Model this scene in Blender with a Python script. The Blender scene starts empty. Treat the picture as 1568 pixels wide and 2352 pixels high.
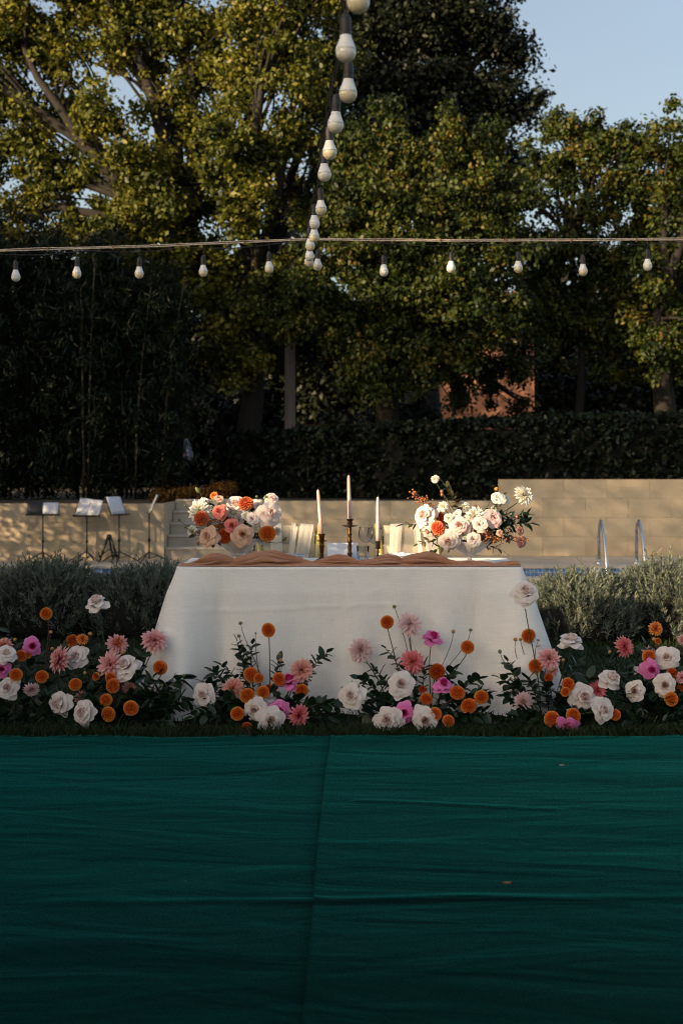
import bpy, math, random
import numpy as np
from mathutils import Vector, Matrix, Euler

random.seed(7)
RNG = np.random.default_rng(11)
SC = bpy.context.scene
COL = SC.collection
PI = math.pi

# ---------------------------------------------------------------- camera
CAM_Z = 1.265
FPX, CX, HZ = 3266.7, 784.0, 1077.0          # focal length, centre column and horizon row on a 1568 x 2352 frame
cam_d = bpy.data.cameras.new('camera')
cam_d.sensor_fit = 'VERTICAL'; cam_d.sensor_height = 36.0; cam_d.lens = 50.0
cam_d.shift_y = -99.0/2352.0
cam_d.clip_end = 2000.0
cam_d.dof.use_dof = True; cam_d.dof.focus_distance = 7.40; cam_d.dof.aperture_fstop = 3.6
cam = bpy.data.objects.new('camera', cam_d); COL.objects.link(cam)
cam.location = (0, 0, CAM_Z); cam.rotation_euler = (PI/2, 0, 0)
SC.camera = cam

# ---------------------------------------------------------------- sky and sun
SUN_TO = Vector((0.80, 0.60, -0.29)).normalized()      # the way the sunlight travels
SUN_EL = math.asin(-SUN_TO.z)
SUN_AZ = math.atan2(-SUN_TO.x, -SUN_TO.y)              # from +Y towards +X
w = bpy.data.worlds.new('World'); SC.world = w; w.use_nodes = True
nt = w.node_tree; nt.nodes.clear()
sky = nt.nodes.new('ShaderNodeTexSky'); sky.sky_type = 'NISHITA'; sky.sun_disc = False
sky.sun_elevation = SUN_EL; sky.sun_rotation = SUN_AZ
sky.air_density = 1.0; sky.dust_density = 4.0; sky.ozone_density = 0.6
bg = nt.nodes.new('ShaderNodeBackground'); bg.inputs[1].default_value = 0.112
wo = nt.nodes.new('ShaderNodeOutputWorld')
# a thin even veil of high cloud over the whole sky
tcw = nt.nodes.new('ShaderNodeTexCoord'); mpw = nt.nodes.new('ShaderNodeMapping'); mpw.inputs['Scale'].default_value = (1.2, 3.0, 4.0); mpw.inputs['Rotation'].default_value = (0.3, 0.2, 0.5)
nzw = nt.nodes.new('ShaderNodeTexNoise'); nzw.inputs['Scale'].default_value = 1.3; nzw.inputs['Detail'].default_value = 4.0; nzw.inputs['Roughness'].default_value = 0.45
mrw = nt.nodes.new('ShaderNodeMapRange'); mrw.inputs[1].default_value = 0.25; mrw.inputs[2].default_value = 0.75; mrw.inputs[3].default_value = 0.22; mrw.inputs[4].default_value = 0.50
mxw = nt.nodes.new('ShaderNodeMix'); mxw.data_type = 'RGBA'; mxw.inputs['B'].default_value = (1.25, 1.27, 1.30, 1)
nt.links.new(tcw.outputs['Generated'], mpw.inputs[0]); nt.links.new(mpw.outputs[0], nzw.inputs['Vector']); nt.links.new(nzw.outputs[0], mrw.inputs[0])
nt.links.new(mrw.outputs[0], mxw.inputs['Factor']); nt.links.new(sky.outputs[0], mxw.inputs['A']); nt.links.new(mxw.outputs['Result'], bg.inputs[0]); nt.links.new(bg.outputs[0], wo.inputs[0])
sun_d = bpy.data.lights.new('sun', 'SUN'); sun_d.energy = 4.1; sun_d.angle = math.radians(0.55)
sun_d.color = (1.0, 0.74, 0.46)
sun = bpy.data.objects.new('sun', sun_d); COL.objects.link(sun)
sun.rotation_euler = SUN_TO.to_track_quat('-Z', 'Y').to_euler()
sun.location = (-20, -15, 12)

SC.view_settings.view_transform = 'Standard'; SC.view_settings.look = 'None'
SC.view_settings.exposure = 1.34; SC.view_settings.gamma = 1.0
SC.view_settings.use_curve_mapping = False
SC.render.engine = 'CYCLES'
SC.cycles.use_denoising = True; SC.cycles.denoiser = 'OPENIMAGEDENOISE'; SC.cycles.denoising_input_passes = 'RGB_ALBEDO_NORMAL'; SC.cycles.denoising_prefilter = 'NONE'; SC.cycles.filter_width = 1.1
SC.cycles.max_bounces = 8; SC.cycles.diffuse_bounces = 3; SC.cycles.transparent_max_bounces = 12
SC.cycles.sample_clamp_indirect = 6.0

# ---------------------------------------------------------------- helpers
def at(x, y, d):
    """a point d metres in front of the lens, seen at column x, row y of a 1568 x 2352 frame"""
    return Vector(((x-CX)/FPX*d, d, CAM_Z-(y-HZ)/FPX*d))

def tag(o, label=None, cat=None, group=None, kind=None):
    if label: o['label'] = label
    if cat: o['category'] = cat
    if group: o['group'] = group
    if kind: o['kind'] = kind
    return o

def empty(name, loc=(0, 0, 0), rz=0.0, parent=None):
    o = bpy.data.objects.new(name, None); COL.objects.link(o)
    o.location = loc; o.rotation_euler = (0, 0, rz); o.empty_display_size = 0.05
    if parent: o.parent = parent
    return o

def obj(name, me, parent=None, loc=None, mat4=None):
    o = bpy.data.objects.new(name, me); COL.objects.link(o)
    if parent: o.parent = parent
    if loc is not None: o.location = loc
    if mat4 is not None: o.matrix_local = mat4
    return o

def copy_tree(o, parent=None):
    c = o.copy(); COL.objects.link(c); c.parent = parent
    for ch in list(o.children): copy_tree(ch, c)
    return c

class MB:
    """collects shapes for one mesh"""
    def __init__(self): self.v = []; self.f = []; self.g = []
    def add(self, vs, fs, gs=None):
        b = len(self.v); self.v += [tuple(p) for p in vs]; self.f += [tuple(i+b for i in f) for f in fs]
        self.g += list(gs) if gs is not None else [0.0]*len(vs)
        return self
    def box(self, c, s, M=None):
        x, y, z = s[0]/2, s[1]/2, s[2]/2
        vs = [Vector((sx*x, sy*y, sz*z)) for sz in (-1, 1) for sy in (-1, 1) for sx in (-1, 1)]
        if M is not None: vs = [M @ p for p in vs]
        vs = [p+Vector(c) for p in vs]
        return self.add(vs, [(0, 2, 3, 1), (4, 5, 7, 6), (0, 1, 5, 4), (2, 6, 7, 3), (0, 4, 6, 2), (1, 3, 7, 5)])
    def grid(self, P, closed_u=False, G=None):
        """P[i][j] points"""
        n, m = len(P), len(P[0]); vs = [p for r in P for p in r]; fs = []
        for i in range(n-1):
            for j in range(m if closed_u else m-1):
                k = (j+1) % m
                fs.append((i*m+j, i*m+k, (i+1)*m+k, (i+1)*m+j))
        return self.add(vs, fs, None if G is None else [g for r in G for g in r])
    def tube(self, path, rad, n=8, cap=True):
        path = [Vector(p) for p in path]
        if not hasattr(rad, '__len__'): rad = [rad]*len(path)
        rings = []; up = Vector((0.31, 0.2, 0.93))
        t0 = (path[1]-path[0]).normalized()
        a = t0.cross(up);
        if a.length < 1e-3: a = t0.cross(Vector((1, 0, 0)))
        a.normalize()
        for i, p in enumerate(path):
            t = (path[min(i+1, len(path)-1)]-path[max(i-1, 0)])
            if t.length < 1e-9: t = t0
            t.normalize()
            a = (a-t*a.dot(t)).normalized(); b = t.cross(a)
            rings.append([p+(a*math.cos(2*PI*k/n)+b*math.sin(2*PI*k/n))*rad[i] for k in range(n)])
        base = len(self.v); self.grid(rings, True)
        if cap:
            m = len(rings)
            self.f.append(tuple(base+k for k in range(n))[::-1]); self.f.append(tuple(base+(m-1)*n+k for k in range(n)))
        return self
    def lathe(self, prof, n=20, c=(0, 0, 0), M=None):
        c = Vector(c); R = []
        for r, z in prof:
            ring = [Vector((r*math.cos(2*PI*k/n), r*math.sin(2*PI*k/n), z)) for k in range(n)]
            if M is not None: ring = [M @ p for p in ring]
            R.append([p+c for p in ring])
        return self.grid(R, True)
    def ball(self, c, r, n=10, m=7, sz=1.0):
        return self.lathe([(max(1e-4, r*math.sin(PI*i/m)), -r*sz*math.cos(PI*i/m)) for i in range(m+1)], n, c)
    def mesh(self, name, mat, smooth=True):
        me = bpy.data.meshes.new(name); me.from_pydata(self.v, [], self.f)
        if any(self.g):
            a = me.attributes.new('grad', 'FLOAT', 'POINT'); a.data.foreach_set('value', np.array(self.g, 'f'))
        if mat: me.materials.append(mat)
        if smooth: me.polygons.foreach_set('use_smooth', [True]*len(me.polygons))
        me.update(); return me
    def build(self, name, mat, parent=None, loc=None, mat4=None, smooth=True):
        return obj(name, self.mesh(name, mat, smooth), parent, loc, mat4)

def np_mesh(name, V, nq, mat, var=None, tri=False):
    """V: (n, k, 3) loose polygons of k corners"""
    n, k = V.shape[0], V.shape[1]
    me = bpy.data.meshes.new(name)
    me.vertices.add(n*k); me.vertices.foreach_set('co', V.reshape(-1).astype('f'))
    me.loops.add(n*k); me.loops.foreach_set('vertex_index', np.arange(n*k, dtype='i'))
    me.polygons.add(n); me.polygons.foreach_set('loop_start', np.arange(0, n*k, k, dtype='i'))
    me.polygons.foreach_set('loop_total', np.full(n, k, dtype='i'))
    me.update(calc_edges=True)
    if var is not None:
        a = me.attributes.new('var', 'FLOAT', 'FACE'); a.data.foreach_set('value', var.astype('f'))
    me.materials.append(mat); me.validate(); return me

# ---------------------------------------------------------------- materials
def new_mat(name):
    m = bpy.data.materials.new(name); m.use_nodes = True
    n = m.node_tree; n.nodes.clear()
    return m, n, n.nodes.new('ShaderNodeOutputMaterial')

def rgb(c): return (c[0], c[1], c[2], 1.0)

def plain(name, col, rough=0.6, metal=0.0, var=0.12, scale=8.0, bump=0.0, bscale=40.0, spec=0.5, sheen=0.0, coat=0.0, objvar=0.0):
    """principled surface with mottled colour and fine relief"""
    m, n, out = new_mat(name); L = n.links.new
    p = n.nodes.new('ShaderNodeBsdfPrincipled')
    p.inputs['Roughness'].default_value = rough; p.inputs['Metallic'].default_value = metal
    p.inputs['Specular IOR Level'].default_value = spec
    p.inputs['Sheen Weight'].default_value = sheen; p.inputs['Coat Weight'].default_value = coat
    tc = n.nodes.new('ShaderNodeTexCoord'); no = n.nodes.new('ShaderNodeTexNoise')
    no.inputs['Scale'].default_value = scale; no.inputs['Detail'].default_value = 5.0
    L(tc.outputs['Object'], no.inputs['Vector'])
    mr = n.nodes.new('ShaderNodeMapRange'); mr.inputs[1].default_value = 0.25; mr.inputs[2].default_value = 0.75
    mr.inputs[3].default_value = 1-var; mr.inputs[4].default_value = 1+var
    L(no.outputs[0], mr.inputs[0])
    val = mr.outputs[0]
    if objvar:
        oi = n.nodes.new('ShaderNodeObjectInfo'); r2 = n.nodes.new('ShaderNodeMapRange')
        r2.inputs[3].default_value = 1-objvar; r2.inputs[4].default_value = 1+objvar
        L(oi.outputs['Random'], r2.inputs[0])
        mm = n.nodes.new('ShaderNodeMath'); mm.operation = 'MULTIPLY'; L(val, mm.inputs[0]); L(r2.outputs[0], mm.inputs[1]); val = mm.outputs[0]
    mx = n.nodes.new('ShaderNodeVectorMath'); mx.operation = 'SCALE'; mx.inputs[0].default_value = col
    L(val, mx.inputs['Scale']); L(mx.outputs[0], p.inputs['Base Color'])
    if bump:
        nb = n.nodes.new('ShaderNodeTexNoise'); nb.inputs['Scale'].default_value = bscale; nb.inputs['Detail'].default_value = 6.0
        L(tc.outputs['Object'], nb.inputs['Vector'])
        b = n.nodes.new('ShaderNodeBump'); b.inputs['Strength'].default_value = bump; b.inputs['Distance'].default_value = 0.01
        L(nb.outputs[0], b.inputs['Height']); L(b.outputs[0], p.inputs['Normal'])
    L(p.outputs[0], out.inputs[0]); m['_p'] = 0
    return m

def leafy(name, cols, trans=0.3, rough=0.55, spec=0.3, attr='var'):
    """leaf: its own colour picked per leaf, light shines a little through"""
    m, n, out = new_mat(name); L = n.links.new
    at_ = n.nodes.new('ShaderNodeAttribute'); at_.attribute_name = attr
    if attr == 'obj':
        at_ = n.nodes.new('ShaderNodeObjectInfo'); src = at_.outputs['Random']
    else: src = at_.outputs['Fac']
    cr = n.nodes.new('ShaderNodeValToRGB'); e = cr.color_ramp.elements
    while len(e) < len(cols): e.new(0.5)
    for i, c in enumerate(cols): e[i].position = i/(len(cols)-1); e[i].color = rgb(c)
    L(src, cr.inputs[0])
    p = n.nodes.new('ShaderNodeBsdfPrincipled'); p.inputs['Roughness'].default_value = rough
    p.inputs['Specular IOR Level'].default_value = spec
    t = n.nodes.new('ShaderNodeBsdfTranslucent'); mx = n.nodes.new('ShaderNodeMixShader'); mx.inputs[0].default_value = trans
    L(cr.outputs[0], p.inputs['Base Color']); L(cr.outputs[0], t.inputs[0])
    L(p.outputs[0], mx.inputs[1]); L(t.outputs[0], mx.inputs[2]); L(mx.outputs[0], out.inputs[0])
    return m

def petal_mat(name, base, mid, tip, trans=0.28):
    """petal colour runs from its root to its tip; each flower differs a little"""
    m, n, out = new_mat(name); L = n.links.new
    a = n.nodes.new('ShaderNodeAttribute'); a.attribute_name = 'grad'
    cr = n.nodes.new('ShaderNodeValToRGB'); e = cr.color_ramp.elements; e.new(0.5)
    for i, c in enumerate((base, mid, tip)): e[i].color = rgb(c)
    e[0].position = 0.0; e[1].position = 0.5; e[2].position = 1.0
    L(a.outputs['Fac'], cr.inputs[0])
    tc = n.nodes.new('ShaderNodeTexCoord'); no = n.nodes.new('ShaderNodeTexNoise'); no.inputs['Scale'].default_value = 3.0
    L(tc.outputs['Object'], no.inputs['Vector'])
    mr = n.nodes.new('ShaderNodeMapRange'); mr.inputs[3].default_value = 0.84; mr.inputs[4].default_value = 1.12
    L(no.outputs[0], mr.inputs[0])
    oi = n.nodes.new('ShaderNodeObjectInfo'); hs = n.nodes.new('ShaderNodeHueSaturation')
    h = n.nodes.new('ShaderNodeMapRange'); h.inputs[3].default_value = 0.494; h.inputs[4].default_value = 0.506
    L(oi.outputs['Random'], h.inputs[0]); L(h.outputs[0], hs.inputs['Hue'])
    L(mr.outputs[0], hs.inputs['Value']); L(cr.outputs[0], hs.inputs['Color'])
    p = n.nodes.new('ShaderNodeBsdfPrincipled'); p.inputs['Roughness'].default_value = 0.6; p.inputs['Specular IOR Level'].default_value = 0.25
    t = n.nodes.new('ShaderNodeBsdfTranslucent'); mx = n.nodes.new('ShaderNodeMixShader'); mx.inputs[0].default_value = trans
    L(hs.outputs[0], p.inputs['Base Color']); L(hs.outputs[0], t.inputs[0])
    L(p.outputs[0], mx.inputs[1]); L(t.outputs[0], mx.inputs[2]); L(mx.outputs[0], out.inputs[0])
    return m

def linen(name, col, thread=700.0, var=0.10, bump=0.12, rough=0.85, trans=0.0, crease=0.0):
    """woven cloth: crossing threads of uneven thickness, soft creases"""
    m, n, out = new_mat(name); L = n.links.new
    tc = n.nodes.new('ShaderNodeTexCoord')
    def stripes(sx, sy, sz):
        mp = n.nodes.new('ShaderNodeMapping'); mp.inputs['Scale'].default_value = (sx, sy, sz); L(tc.outputs['Object'], mp.inputs[0])
        no = n.nodes.new('ShaderNodeTexNoise'); no.inputs['Scale'].default_value = 1.0; no.inputs['Detail'].default_value = 3.0
        L(mp.outputs[0], no.inputs['Vector']); return no.outputs[0]
    a, b = stripes(thread, thread, 14), stripes(14, 14, thread)
    ad = n.nodes.new('ShaderNodeMath'); ad.operation = 'ADD'; L(a, ad.inputs[0]); L(b, ad.inputs[1])
    mr = n.nodes.new('ShaderNodeMapRange'); mr.inputs[1].default_value = 0.7; mr.inputs[2].default_value = 1.3
    mr.inputs[3].default_value = 1-var; mr.inputs[4].default_value = 1+var; L(ad.outputs[0], mr.inputs[0])
    sc = n.nodes.new('ShaderNodeVectorMath'); sc.operation = 'SCALE'; sc.inputs[0].default_value = col; L(mr.outputs[0], sc.inputs['Scale'])
    p = n.nodes.new('ShaderNodeBsdfPrincipled'); p.inputs['Roughness'].default_value = rough; p.inputs['Specular IOR Level'].default_value = 0.15
    p.inputs['Sheen Weight'].default_value = 0.15
    L(sc.outputs[0], p.inputs['Base Color'])
    bu = n.nodes.new('ShaderNodeBump'); bu.inputs['Strength'].default_value = bump; bu.inputs['Distance'].default_value = 0.002
    L(ad.outputs[0], bu.inputs['Height']); last = bu
    if crease:
        wv = n.nodes.new('ShaderNodeTexNoise'); wv.inputs['Scale'].default_value = 3.2; wv.inputs['Detail'].default_value = 3.0; wv.inputs['Distortion'].default_value = 1.4
        wv.noise_type = 'RIDGED_MULTIFRACTAL'
        mp = n.nodes.new('ShaderNodeMapping'); mp.inputs['Rotation'].default_value = (0, 0.6, 0); mp.inputs['Scale'].default_value = (1.6, 1.6, 0.8)
        L(tc.outputs['Object'], mp.inputs[0]); L(mp.outputs[0], wv.inputs['Vector'])
        b2 = n.nodes.new('ShaderNodeBump'); b2.inputs['Strength'].default_value = crease; b2.inputs['Distance'].default_value = 0.02
        L(wv.outputs[0], b2.inputs['Height']); L(bu.outputs[0], b2.inputs['Normal']); last = b2
    L(last.outputs[0], p.inputs['Normal'])
    s = p.outputs[0]
    if trans:
        t = n.nodes.new('ShaderNodeBsdfTranslucent'); L(sc.outputs[0], t.inputs[0])
        mx = n.nodes.new('ShaderNodeMixShader'); mx.inputs[0].default_value = trans; L(s, mx.inputs[1]); L(t.outputs[0], mx.inputs[2]); s = mx.outputs[0]
    L(s, out.inputs[0]); return m

def sheer(name, col, alpha):
    m, n, out = new_mat(name); L = n.links.new
    tc = n.nodes.new('ShaderNodeTexCoord'); no = n.nodes.new('ShaderNodeTexNoise'); no.inputs['Scale'].default_value = 260.0
    L(tc.outputs['Object'], no.inputs['Vector'])
    mr = n.nodes.new('ShaderNodeMapRange'); mr.inputs[3].default_value = alpha-0.12; mr.inputs[4].default_value = alpha+0.12; L(no.outputs[0], mr.inputs[0])
    d = n.nodes.new('ShaderNodeBsdfDiffuse'); d.inputs[0].default_value = rgb(col)
    t = n.nodes.new('ShaderNodeBsdfTranslucent'); t.inputs[0].default_value = rgb(col)
    mx = n.nodes.new('ShaderNodeMixShader'); mx.inputs[0].default_value = 0.4; L(d.outputs[0], mx.inputs[1]); L(t.outputs[0], mx.inputs[2])
    tr = n.nodes.new('ShaderNodeBsdfTransparent'); m2 = n.nodes.new('ShaderNodeMixShader')
    L(mr.outputs[0], m2.inputs[0]); L(tr.outputs[0], m2.inputs[1]); L(mx.outputs[0], m2.inputs[2]); L(m2.outputs[0], out.inputs[0])
    return m

def glass(name, col=(0.97, 0.98, 1.0), rough=0.0):
    """thin-walled clear glass: sees through, mirrors at the rims"""
    m, n, out = new_mat(name); L = n.links.new
    t = n.nodes.new('ShaderNodeBsdfTransparent'); t.inputs[0].default_value = rgb((0.90, 0.92, 0.94))
    g = n.nodes.new('ShaderNodeBsdfGlossy'); g.inputs['Color'].default_value = rgb(col); g.inputs['Roughness'].default_value = 0.02
    f = n.nodes.new('ShaderNodeLayerWeight'); f.inputs['Blend'].default_value = 0.07
    mx = n.nodes.new('ShaderNodeMixShader'); L(f.outputs['Fresnel'], mx.inputs[0]); L(t.outputs[0], mx.inputs[1]); L(g.outputs[0], mx.inputs[2]); L(mx.outputs[0], out.inputs[0])
    return m

def stone(name, a, b, scale=2.2, objvar=0.10, bump=0.25):
    m, n, out = new_mat(name); L = n.links.new
    tc = n.nodes.new('ShaderNodeTexCoord'); oi = n.nodes.new('ShaderNodeObjectInfo')
    ad = n.nodes.new('ShaderNodeVectorMath'); ad.operation = 'ADD'; L(tc.outputs['Object'], ad.inputs[0])
    sr = n.nodes.new('ShaderNodeVectorMath'); sr.operation = 'SCALE'; sr.inputs[0].default_value = (37, 19, 53); L(oi.outputs['Random'], sr.inputs['Scale']); L(sr.outputs[0], ad.inputs[1])
    no = n.nodes.new('ShaderNodeTexNoise'); no.inputs['Scale'].default_value = scale; no.inputs['Detail'].default_value = 7.0; no.inputs['Roughness'].default_value = 0.6
    L(ad.outputs[0], no.inputs['Vector'])
    cr = n.nodes.new('ShaderNodeValToRGB'); cr.color_ramp.elements[0].color = rgb(a); cr.color_ramp.elements[1].color = rgb(b)
    cr.color_ramp.elements[0].position = 0.3; cr.color_ramp.elements[1].position = 0.72; L(no.outputs[0], cr.inputs[0])
    mr = n.nodes.new('ShaderNodeMapRange'); mr.inputs[3].default_value = 1-objvar; mr.inputs[4].default_value = 1+objvar; L(oi.outputs['Random'], mr.inputs[0])
    hs = n.nodes.new('ShaderNodeHueSaturation'); L(cr.outputs[0], hs.inputs['Color']); L(mr.outputs[0], hs.inputs['Value'])
    p = n.nodes.new('ShaderNodeBsdfPrincipled'); p.inputs['Roughness'].default_value = 0.8; p.inputs['Specular IOR Level'].default_value = 0.25
    L(hs.outputs[0], p.inputs['Base Color'])
    nb = n.nodes.new('ShaderNodeTexNoise'); nb.inputs['Scale'].default_value = 60.0; nb.inputs['Detail'].default_value = 4.0; L(ad.outputs[0], nb.inputs['Vector'])
    bu = n.nodes.new('ShaderNodeBump'); bu.inputs['Strength'].default_value = bump; bu.inputs['Distance'].default_value = 0.01; L(nb.outputs[0], bu.inputs['Height']); L(bu.outputs[0], p.inputs['Normal'])
    L(p.outputs[0], out.inputs[0]); return m

M = {}
M['soil'] = plain('soil', (0.03, 0.026, 0.016), 0.95, var=0.4, scale=3)
M['lawn'] = plain('lawn', (0.014, 0.024, 0.008), 0.95, var=0.4, scale=12)
M['grass'] = leafy('grass_blade', [(0.012, 0.026, 0.008), (0.02, 0.042, 0.01), (0.034, 0.05, 0.014), (0.07, 0.065, 0.03)], 0.25)
M['paving'] = stone('paving_stone', (0.38, 0.32, 0.25), (0.48, 0.42, 0.34), 3.0, 0.06)
M['coping'] = stone('coping_stone', (0.48, 0.41, 0.33), (0.58, 0.51, 0.43), 3.0, 0.06)
M['wall'] = stone('wall_stone', (0.42, 0.335, 0.225), (0.54, 0.45, 0.32), 1.6, 0.045)
M['mortar'] = plain('mortar', (0.40, 0.31, 0.19), 0.9, var=0.2)
M['steel'] = plain('steel', (0.62, 0.62, 0.62), 0.18, 1.0, var=0.05)
M['black_metal'] = plain('black_metal', (0.012, 0.012, 0.013), 0.45, 0.0, var=0.2)
M['paper'] = plain('paper', (0.74, 0.76, 0.80), 0.7, var=0.03)
M['brass'] = plain('aged_brass', (0.085, 0.048, 0.020), 0.42, 0.85, var=0.45, scale=35, bump=0.15, bscale=90)
M['candle'] = plain('candle_wax', (0.62, 0.44, 0.40), 0.5, var=0.03, coat=0.1)
M['wick'] = plain('wick', (0.05, 0.04, 0.035), 0.9)
M['linen'] = linen('linen_cloth', (0.84, 0.80, 0.75), crease=0.5)
M['runner'] = linen('runner_cloth', (0.50, 0.25, 0.15), 1300.0, 0.16, 0.3, trans=0.2, crease=0.5)
M['napkin'] = linen('napkin_cloth', (0.78, 0.80, 0.84), 1500.0, 0.04, 0.2)
M['porcelain'] = plain('porcelain', (0.70, 0.76, 0.84), 0.2, var=0.02, coat=0.3)
M['glass'] = glass('clear_glass')
M['chiffon'] = sheer('cream_chiffon', (0.80, 0.77, 0.69), 0.80)
M['chiffon_thin'] = sheer('thin_chiffon', (0.62, 0.60, 0.55), 0.42)
M['bamboo_wood'] = plain('varnished_cane', (0.34, 0.27, 0.07), 0.22, var=0.3, scale=14, coat=0.5)
M['slat_pale'] = plain('pale_slat', (0.60, 0.47, 0.28), 0.5, var=0.15, scale=12)
M['slat_dark'] = plain('dark_slat', (0.10, 0.085, 0.03), 0.45, var=0.3, scale=12)
M['bowl'] = plain('pressed_glass', (0.72, 0.66, 0.60), 0.2, var=0.06, scale=30, coat=0.4)
M['stem_green'] = plain('stem_green', (0.035, 0.06, 0.018), 0.55, var=0.25, scale=25)
M['stem_wine'] = plain('stem_wine', (0.10, 0.028, 0.03), 0.55, var=0.25, scale=25)
M['sepal'] = plain('sepal', (0.06, 0.085, 0.02), 0.55, var=0.25, scale=25)
M['bud_green'] = plain('bud_green', (0.13, 0.15, 0.03), 0.5, var=0.3, scale=40)
M['bud_amber'] = plain('bud_amber', (0.40, 0.20, 0.04), 0.5, var=0.3, scale=40)
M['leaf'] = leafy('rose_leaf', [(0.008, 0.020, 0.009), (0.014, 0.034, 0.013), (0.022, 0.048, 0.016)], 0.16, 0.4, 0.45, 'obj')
M['leaf_olive'] = leafy('olive_leaf', [(0.05, 0.06, 0.015), (0.09, 0.085, 0.03), (0.10, 0.05, 0.03)], 0.25, 0.5, 0.3, 'obj')
M['berry'] = plain('rust_berry', (0.34, 0.12, 0.022), 0.35, var=0.4, scale=60)
M['hip'] = plain('rose_hip', (0.30, 0.115, 0.04), 0.3, var=0.35, scale=50)
M['bark'] = plain('bark', (0.010, 0.0075, 0.005), 0.9, var=0.4, scale=9, bump=0.6, bscale=14)
M['plane_leaf'] = leafy('plane_leaf', [(0.008, 0.015, 0.002), (0.050, 0.062, 0.005), (0.12, 0.120, 0.009), (0.19, 0.14, 0.020)], 0.22)
M['elm_leaf'] = leafy('elm_leaf', [(0.004, 0.010, 0.0015), (0.018, 0.034, 0.004), (0.060, 0.075, 0.008), (0.15, 0.080, 0.014)], 0.22)
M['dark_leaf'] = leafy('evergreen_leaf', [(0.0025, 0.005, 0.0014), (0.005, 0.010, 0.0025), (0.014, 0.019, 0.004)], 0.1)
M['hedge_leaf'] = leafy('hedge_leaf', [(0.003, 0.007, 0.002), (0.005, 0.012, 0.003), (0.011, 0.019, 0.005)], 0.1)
M['bamboo_leaf'] = leafy('bamboo_leaf', [(0.003, 0.010, 0.004), (0.007, 0.018, 0.006), (0.020, 0.030, 0.007)], 0.12)
M['cane'] = plain('bamboo_cane', (0.022, 0.018, 0.006), 0.4, var=0.3)
M['core'] = plain('shaded_twigs', (0.004, 0.0045, 0.0025), 1.0, var=0.4)  # near-black filler: the shade inside the foliage is put into its colour
M['lavender'] = leafy('lavender_leaf', [(0.020, 0.032, 0.022), (0.085, 0.110, 0.084), (0.18, 0.205, 0.155), (0.27, 0.27, 0.18)], 0.2, 0.7, 0.15)
M['autumn_leaf'] = leafy('autumn_leaf', [(0.06, 0.025, 0.004), (0.12, 0.055, 0.006), (0.17, 0.085, 0.010)], 0.3)
M['terracotta'] = plain('terracotta_plaster', (0.31, 0.145, 0.09), 0.9, var=0.22, scale=1.6, bump=0.3)
M['roof_tile'] = plain('roof_tile', (0.16, 0.06, 0.035), 0.85, var=0.3, scale=5)
M['post'] = plain('weathered_post', (0.24, 0.20, 0.18), 0.8, var=0.15, scale=3)
M['socket'] = plain('bulb_socket', (0.022, 0.018, 0.016), 0.55, var=0.2, scale=30)
M['bulb_white'] = plain('bulb_collar', (0.82, 0.80, 0.76), 0.35, var=0.02)
M['globe_cream'] = plain('globe_cream', (0.76, 0.66, 0.45), 0.22, var=0.03, coat=0.3)
M['globe_white'] = plain('globe_white', (0.80, 0.76, 0.66), 0.22, var=0.03, coat=0.3)
M['cable_black'] = plain('black_cable', (0.018, 0.015, 0.012), 0.6)
M['cable_pale'] = plain('pale_cable', (0.50, 0.42, 0.33), 0.6, var=0.2, scale=30)
# ================================================================= leaves in bulk
def unit(a): return a/np.maximum(np.linalg.norm(a, axis=-1, keepdims=True), 1e-9)

def leaf_quads(C, R, per, size, aspect=0.6, sq=(1, 1, 1), droop=0.0, shell=0.55, rng=RNG):
    """loose leaves scattered in balls of radius R round C: returns quads and a colour pick per leaf"""
    C = np.repeat(np.asarray(C, float), per, 0); R = np.repeat(np.asarray(R, float), per)
    cl = np.repeat(rng.random(len(C)//per), per); n = len(C)
    d = unit(rng.normal(size=(n, 3))); rad = R*(shell+(1-shell)*rng.random(n))*rng.random(n)**0.25
    pos = C+d*rad[:, None]*np.array(sq)
    nrm = unit(d*0.7+rng.normal(size=(n, 3))*0.7+np.array([0, 0, 0.35]))
    t = rng.normal(size=(n, 3)); t[:, 2] -= droop; t = unit(t-nrm*np.sum(t*nrm, 1, keepdims=True)); b = np.cross(nrm, t)
    s = size*(0.65+0.7*rng.random(n))[:, None]; wv = s*aspect*0.5
    V = np.stack([pos-t*s*0.5, pos+b*wv+nrm*s*0.06-t*s*0.05, pos+t*s*0.5, pos-b*wv+nrm*s*0.06-t*s*0.05], 1)
    return V, np.clip(0.48*cl+0.50*rng.random(n)-0.02, 0, 1)

def in_ellipsoid(c, r, n, rng=RNG, shell=0.45):
    d = unit(rng.normal(size=(n, 3))); k = np.minimum(np.abs(rng.normal(0.62, 0.36, n)), 1.35)
    return np.array(c)+d*k[:, None]*np.array(r)

# ================================================================= ground, terrace, deck, pool
def sheet(name, x0, x1, y0, y1, z, mat, nx=1, ny=1, amp=0.0):
    b = MB(); P = []
    for i in range(ny+1):
        P.append([(x0+(x1-x0)*j/nx, y0+(y1-y0)*i/ny, z+(random.uniform(-amp, amp) if amp else 0)) for j in range(nx+1)])
    b.grid(P); return b.build(name, mat)

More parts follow.
